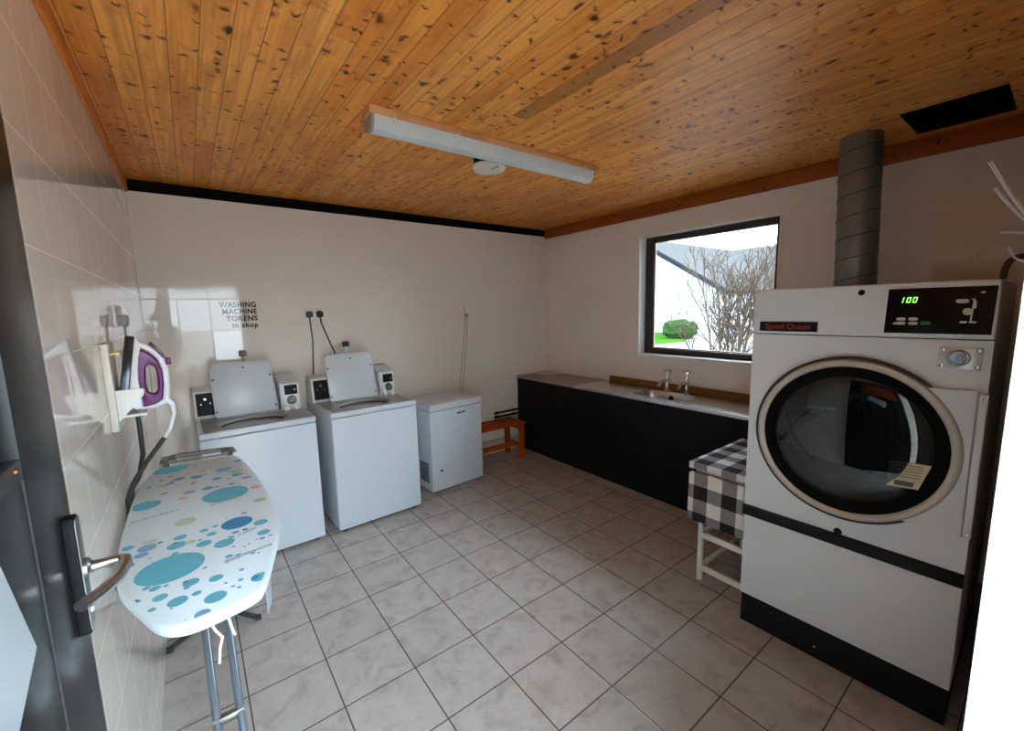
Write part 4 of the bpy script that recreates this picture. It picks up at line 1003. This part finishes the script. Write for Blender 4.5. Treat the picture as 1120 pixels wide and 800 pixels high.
# iron stands on its heel, sole towards the wall. outline in (x, z); width along y
ir = thing('iron', 'purple and white steam iron standing upright in the wall holder', 'iron', (.10, -.305, 1.41))
yc = -.305
def iron_solid(outline, half, name, mat, taper=True, bev=.004, ztip=1.655, zb=1.40):
    """outline in (x,z) swept to +-half(z) in y"""
    t = bmesh.new(); A = []; C = []
    for x, z in outline:
        h = half(z) if callable(half) else half
        A.append(t.verts.new((x, yc-h, z))); C.append(t.verts.new((x, yc+h, z)))
    n = len(A); fa = t.faces.new(A); fb = t.faces.new(C[::-1])
    for k in range(n):
        j = (k+1) % n; t.faces.new((A[k], C[k], C[j], A[j]))
    bmesh.ops.recalc_face_normals(t, faces=t.faces)
    if bev: bmesh.ops.bevel(t, geom=t.edges[:], offset=bev, segments=2, profile=.5, affect='EDGES')
    bmesh.ops.triangulate(t, faces=[f for f in t.faces if len(f.verts) > 4])
    b = B(); b.merge(t); return b.obj(name, mat, ir, True)
def hw(z): # half width of the sole by height: wide heel, pointed nose
    f = max(0, min(1, (z-1.41)/.262)); return .056*(1-f**2.2)+.006
xs_ = lambda z: .026 + (z-1.412)*.155   # the sole leans away from the wall towards the nose
so_o = [(xs_(z)+dx, z) for dx, zs in ((0, (1.425, 1.47, 1.52, 1.57, 1.62, 1.665)), (.026, (1.660, 1.62, 1.57, 1.52, 1.47, 1.425))) for z in zs]
iron_solid(so_o, hw, 'soleplate', M['soleplate'], bev=.002)
hw2 = lambda z: hw(z)*.86
iron_solid([(xs_(1.412)+.020, 1.412), (xs_(1.47)+.027, 1.47), (xs_(1.56)+.027, 1.56), (xs_(1.655)+.027, 1.655), (.098, 1.650), (.105, 1.62), (.095, 1.575), (.088, 1.50), (.092, 1.40), (.075, 1.385)], hw2, 'skirt', M['iron_white'], bev=.003)
# handle loop: purple, with the hole
def loop_obj(outer, inner, half, name, mat):
    t = bmesh.new(); n = len(outer)
    Oa = [t.verts.new((x, yc-half, z)) for x, z in outer]; Ia = [t.verts.new((x, yc-half, z)) for x, z in inner]
    Ob = [t.verts.new((x, yc+half, z)) for x, z in outer]; Ib = [t.verts.new((x, yc+half, z)) for x, z in inner]
    for k in range(n):
        j = (k+1) % n
        for q in ((Oa[k], Oa[j], Ia[j], Ia[k]), (Ob[k], Ib[k], Ib[j], Ob[j]), (Oa[k], Ob[k], Ob[j], Oa[j]), (Ia[k], Ia[j], Ib[j], Ib[k])): t.faces.new(q)
    bmesh.ops.recalc_face_normals(t, faces=t.faces)
    bmesh.ops.bevel(t, geom=[e for e in t.edges if abs(e.verts[0].co.y-e.verts[1].co.y) < 1e-6 and e.calc_face_angle(0) > .7], offset=.006, segments=3, profile=.5, affect='EDGES')
    b = B(); b.merge(t); return b.obj(name, mat, ir, True)
def sample_loop(pts, n=36, c=None):
    """resample a closed polyline by angle about c"""
    cx, cy = c; out = []
    for k in range(n):
        a = 2*PI*k/n; d = Vector((math.cos(a), math.sin(a))); best = None
        for i in range(len(pts)):
            p, q = Vector(pts[i]), Vector(pts[(i+1) % len(pts)]); p = p-Vector(c); q = q-Vector(c); e = q-p
            den = d.x*e.y-d.y*e.x
            if abs(den) < 1e-9: continue
            tt = (p.x*e.y-p.y*e.x)/den; ss = (p.x*d.y-p.y*d.x)/den
            if tt > 0 and -1e-6 <= ss <= 1+1e-6 and (best is None or tt > best): best = tt
        out.append((cx+d.x*best, cy+d.y*best))
    return out
outer = [(.086, 1.625), (.100, 1.612), (.128, 1.595), (.150, 1.565), (.160, 1.525), (.160, 1.470), (.150, 1.408), (.128, 1.395), (.090, 1.388), (.074, 1.45), (.072, 1.54)]
inner = [(.112, 1.546), (.130, 1.550), (.142, 1.530), (.142, 1.490), (.139, 1.446), (.126, 1.436), (.110, 1.444), (.105, 1.480), (.110, 1.515)]
cc = (.126, 1.492)
loop_obj(sample_loop(outer, 40, cc), sample_loop(inner, 40, cc), .021, 'handle', M['purple'])
b = B(); P = [(.088, yc, 1.640), (.106, yc, 1.628), (.132, yc, 1.609), (.156, yc, 1.578), (.168, yc, 1.53), (.168, yc, 1.47), (.160, yc, 1.405)]
b.tube(P, [.010, .011, .011, .011, .011, .011, .012], 12); b.obj('handle_top', M['iron_white'], ir, True)
iron_solid([(.128, 1.628), (.135, 1.640), (.165, 1.600), (.178, 1.570), (.166, 1.572), (.15, 1.60)], .016, 'water_tank', M['dark_purple'], bev=.003)
b = B(); b.box(.172, .190, yc-.014, yc+.014, 1.545, 1.572, .004); b.obj('spray_button', M['purple'], ir, True)
b = B(); b.tube([(.080, yc, 1.388), (.12, yc, 1.390), (.158, yc, 1.400)], [.012, .013, .012], 12); b.obj('heel_rest', M['iron_white'], ir, True)
# flex: white sleeve then dark flex dropping behind the board
b = B(); b.tube([(.160, yc, 1.41), (.176, yc, 1.385), (.178, yc, 1.345), (.160, yc, 1.29), (.138, yc, 1.25)], [.010, .009, .007, .0065, .006], 10); b.obj('cord_sleeve', M['iron_white'], ir, True)
b = B(); b.tube([(.139, yc, 1.255), (.118, yc, 1.225), (.075, yc-.01, 1.17), (.032, yc-.02, 1.10), (.010, yc-.02, 1.04), (.010, yc-.02, .85)], .0085, 10); b.obj('flex', M['rubber'], ir, True)
b = B(); b.tube([(.060, -.215, 1.40), (.062, -.215, 1.30), (.060, -.215, 1.18), (.040, -.215, 1.09), (.011, -.215, 1.04), (.010, -.215, .5)], .0085, 10)
o = b.obj('hanging_cable', M['rubber']); origin_to(o, (.05, -.245, .5)); tag(o, 'thick black cable hanging straight down under the iron holder', 'cable')

ls_ = thing('wall_socket', 'small socket with grey plug and cord on the left wall above the iron', 'socket', (0, .16, 1.74))
b = B(); b.box(0, .012, .06, .30, 1.690, 1.785, .004); b.obj('socket_plate', M['white_plastic'], ls_, True)
b = B(); b.box(.012, .045, .10, .155, 1.695, 1.745, .006); b.obj('plug_body', M['deck_grey'], ls_, True)
b = B(); b.tube([(.03, .125, 1.70), (.03, .12, 1.66), (.03, .05, 1.58), (.03, -.05, 1.50), (.025, -.15, 1.40)], .005, 8); b.obj('plug_cord', M['cord_pale'], ls_, True)

# ------------------------------------------------------------------ ironing board
ib = thing('ironing_board', 'ironing board with white cover of blue dots along the left wall', 'ironing board', (.22, -.60, 0))
ZB = 1.03
key = [(.442, -.767), (.428, -.93), (.388, -1.098), (.350, -1.225), (.318, -1.262), (.231, -1.283), (.178, -1.280), (.134, -1.240), (.090, -1.136), (.048, -1.011), (.026, -.82), (.020, -.576), (.026, -.207), (.060, .012), (.085, .055), (.175, .068), (.318, .070), (.385, .035), (.427, -.27), (.441, -.52)]
def cr_closed(p, m=5):
    o = []; n = len(p)
    for i in range(n):
        a, b_, c, d = [Vector(p[(i+k-1) % n]) for k in range(4)]
        for k in range(m):
            t_ = k/m; o.append(tuple(.5*((2*b_)+(c-a)*t_+(2*a-5*b_+4*c-d)*t_*t_+(3*b_-a-3*c+d)*t_**3)))
    return o
outl = cr_closed(key)
def dotmat(name, c): return plain(name, c, .75, var=.05)
cov = plain('white board cover cloth', (.70, .82, .88), .8, var=.05, scale=6, bump=.05)
dm = dict(c=dotmat('turquoise dot', (.13, .50, .64)), b=dotmat('mid blue dot', (.20, .42, .68)), d=dotmat('deep blue dot', (.05, .27, .56)), g=dotmat('pale green dot', (.50, .64, .50)), l=dotmat('lilac dot', (.42, .44, .62)), p=dotmat('pale coral dot', (.70, .48, .44)), s=dotmat('faint blue print', (.42, .58, .66)))
mk = list(dm)
b = B(); cen = Vector((.23, -.62))
t = bmesh.new()
levels = [(1.0, -.030), (1.012, -.018), (1.006, -.006), (.985, 0.0)]
rings = []
for s_, z in levels:
    ring = []
    for p in outl:
        v = Vector(p); d_ = (v-cen); q = cen + Vector((d_.x*(1+(s_-1)*1.6), d_.y*(1+(s_-1)*.6))); ring.append(t.verts.new((q.x, q.y, ZB+z)))
    rings.append(ring)
n = len(outl)
for A, C in zip(rings, rings[1:]):
    for k in range(n): t.faces.new((A[k], A[(k+1) % n], C[(k+1) % n], C[k]))
t.faces.new(rings[-1]); t.faces.new(rings[0][::-1])
bmesh.ops.recalc_face_normals(t, faces=t.faces); b.merge(t)
dots = [(0.126, 0.021, 0.0705, 'c'), (0.322, -0.16, 0.0315, 'b'), (0.386, -0.066, 0.0193, 'b'), (0.311, -0.489, 0.0768, 'c'), (0.066, -0.415, 0.0441, 'c'), (0.324, -0.796, 0.0454, 'd'), (0.388, -0.845, 0.0207, 'c'), (0.184, -0.67, 0.031, 'g'), (0.152, -0.984, 0.0786, 'c'), (0.163, -0.844, 0.0246, 'c'), (0.231, -0.886, 0.0203, 'c'), (0.281, -0.924, 0.0273, 'c'), (0.091, -0.803, 0.0236, 'b'), (0.08, -0.844, 0.0171, 'b'), (0.055, -0.892, 0.0152, 'c'), (0.046, -0.94, 0.0088, 'c'), (0.122, -1.073, 0.0124, 'c'), (0.135, -1.128, 0.0161, 'c'), (0.17, -1.174, 0.0212, 'c'), (0.197, -1.101, 0.0185, 'c'), (0.251, -1.122, 0.0163, 'c'), (0.208, -1.166, 0.0105, 'c'), (0.246, -1.215, 0.0243, 'c'), (0.218, -1.268, 0.0164, 'b'), (0.345, -1.191, 0.021, 'c'), (0.287, -1.02, 0.0099, 'c'), (0.303, -1.174, 0.0069, 'b'), (0.327, -1.036, 0.0063, 'b'), (0.09, -1.11, 0.0078, 'c'), (0.121, -1.173, 0.0082, 'c'), (0.181, -1.283, 0.0066, 'b'), (0.043, -0.767, 0.0162, 'c'), (0.171, -0.791, 0.0178, 'c'), (0.252, -0.831, 0.0133, 'c'), (0.233, -0.787, 0.0121, 'c'), (0.255, -0.372, 0.0203, 'c'), (0.197, -0.37, 0.0211, 'l'), (0.115, -0.322, 0.0133, 'l'), (0.175, -0.426, 0.0132, 'p'), (0.111, -0.217, 0.0181, 'p'), (0.222, -0.19, 0.0217, 'c'), (0.291, -0.274, 0.0182, 'b'), (0.16, -0.166, 0.021, 'b'), (0.338, -0.384, 0.0125, 'b'), (0.368, -0.228, 0.0256, 'g'), (0.364, -0.278, 0.0211, 'c'), (0.413, -0.489, 0.0195, 'p'), (0.410, -0.641, 0.021, 'g'), (0.395, -0.343, 0.018, 'l'), (0.208, -0.273, 0.012, 'l'), (0.131, -0.201, 0.0152, 'b'), (0.358, -1.056, 0.0039, 'b'), (0.329, -0.989, 0.0039, 'b'), (0.302, -0.968, 0.0052, 'b'), (0.314, -0.869, 0.011, 'b'), (0.297, -1.209, 0.005, 'b'), (0.27, -1.165, 0.0039, 'd'), (0.096, -0.765, 0.0182, 'g'), (0.197, -0.848, 0.0139, 'g'), (0.387, -0.929, 0.0184, 'c')]
rd = random.Random(5)
def inside(x, y):
    c = False; n = len(outl)
    for i in range(n):
        (xa, ya), (xb, yb) = outl[i], outl[i-1]
        if (ya > y) != (yb > y) and x < (xb-xa)*(y-ya)/(yb-ya)+xa: c = not c
    return c
for k in range(70):      # the fine spatter of small dots
    x, y = rd.uniform(.05, .41), rd.choice((rd.uniform(-.42, .03), rd.uniform(-1.2, -.72)))
    r_ = rd.uniform(.003, .009)
    if inside(x, y): dots.append((x, y, r_, rd.choice('cbblcgp') if y > -.5 else rd.choice('cbbd')))
for i, (x, y, r_, c) in enumerate(dots):
    b.mat(1+mk.index(c)); pts = []
    for k in range(36):
        px_, py_ = x+r_*math.cos(2*PI*k/36), y+r_*math.sin(2*PI*k/36)
        while not inside(cen.x+(px_-cen.x)*1.035, cen.y+(py_-cen.y)*1.015): px_ = px_*.985+x*.015 if abs(px_-x) > .002 else cen.x*.02+px_*.98; py_ = py_*.985+y*.015 if abs(py_-y) > .002 else cen.y*.02+py_*.98
        pts.append((px_, py_, ZB+.0003+.00001*i))
    b.poly(pts)
# faint script-like strokes of the printed pattern
for (x, y, l_) in ((.10, -.56, .12), (.335, -1.05, .11), (.345, -.90, .05), (.30, -.58, .08)):
    b.mat(1+mk.index('s'))
    for k in range(9):
        u = x-l_/2+l_*k/8; w_ = l_/18; h_ = .004+.006*rd.random()
        b.poly([(u-w_, y-h_+.02*(k/8), ZB+.0022), (u+w_, y-h_+.02*(k/8), ZB+.0022), (u+w_*1.2, y+h_+.02*(k/8), ZB+.0022), (u-w_*.8, y+h_+.02*(k/8), ZB+.0022)])
b.obj('board_cover', [cov]+[dm[k] for k in mk], ib, True, smooth=50)
# metal iron rest at the far end
b = B(); rest = [(.115, .06, ZB-.02), (.105, .14, ZB-.006), (.112, .215, ZB), (.14, .232, ZB), (.30, .205, ZB), (.355, .19, ZB), (.372, .165, ZB), (.366, .10, ZB-.006), (.350, .05, ZB-.02)]
b.tube(rest, .012, 10)
for q in ((.106, .20, .02), (.352, .165, .02)): b.prism([(-.034, -.055), (.034, -.055), (.026, .045), (-.022, .045)], .008, Matrix.Translation((q[0]+.008, q[1], ZB-.004)), .002)
b.tube([(.108, .135, ZB-.003), (.360, .105, ZB-.003)], .005, 8); b.obj('iron_rest', M['pewter'], ib, True)
# hanging white tag and tie strings
b = B(); t = bmesh.new()
pts = [(.374, -1.150, ZB-.02), (.354, -1.215, ZB-.02), (.354, -1.222, ZB-.095), (.368, -1.180, ZB-.085)]
vs = [t.verts.new(p) for p in pts]; f = t.faces.new(vs); r = bmesh.ops.extrude_face_region(t, geom=[f]); bmesh.ops.translate(t, vec=(-.0012, .0004, 0), verts=[g for g in r['geom'] if isinstance(g, bmesh.types.BMVert)])
bmesh.ops.recalc_face_normals(t, faces=t.faces); b.merge(t); b.obj('care_tag', M['notice'], ib, True)
for P in ([(.232, -1.276, ZB-.028), (.238, -1.274, ZB-.05), (.250, -1.272, ZB-.075), (.243, -1.272, ZB-.10), (.238, -1.272, ZB-.14)], [(.266, -1.270, ZB-.028), (.270, -1.268, ZB-.06), (.275, -1.268, ZB-.085)]):
    b = B(); b.tube(P, .003, 6); b.obj('tie_string', M['paper'], ib, True)
# legs: two tubes pointing towards the door, two towards the far T-foot
zt = ZB-.036
b = B(); b.box(.10, .36, -1.0, -.10, zt-.004, zt+.006, .002); b.obj('board_base', M['tube_grey'], ib, True)
def leg(P, r=.0140, mat='tube_grey', name='leg'):
    b = B(); b.tube(P, r, 14); return b.obj(name, M[mat], ib, True)
leg([(.180, .03, .985), (.1955, -.585, .365), (.206, -.93, .02)]); leg([(.258, .03, .985), (.2695, -.61, .340), (.279, -.93, .02)])
b = B(); b.box(.186, .286, -.705, -.680, .240, .268, .003); b.obj('leg_bracket', M['dull_chrome'], ib, True)
leg([(.06, -.935, .014), (.42, -.935, .014)], .012, 'leg_dark', 'foot_bar')
leg([(.195, -.90, .985), (.205, -.30, .40), (.200, .340, .04)], .0125, 'leg_dark'); leg([(.245, -.90, .985), (.240, -.30, .40), (.240, .340, .04)], .0125, 'leg_dark')
leg([(.012, .226, .0155), (.15, .325, .030), (.225, .345, .036), (.31, .325, .030), (.412, .205, .0155)], .0145, 'leg_dark', 'foot_bar')
for x, y in ((.014, .226), (.410, .205)):
    b = B(); b.tube([(x-.012, y, .0155), (x+.016, y, .0155)], .0155, 12); b.obj('foot_cap', M['rubber'], ib, True)

bpy.context.view_layer.update()
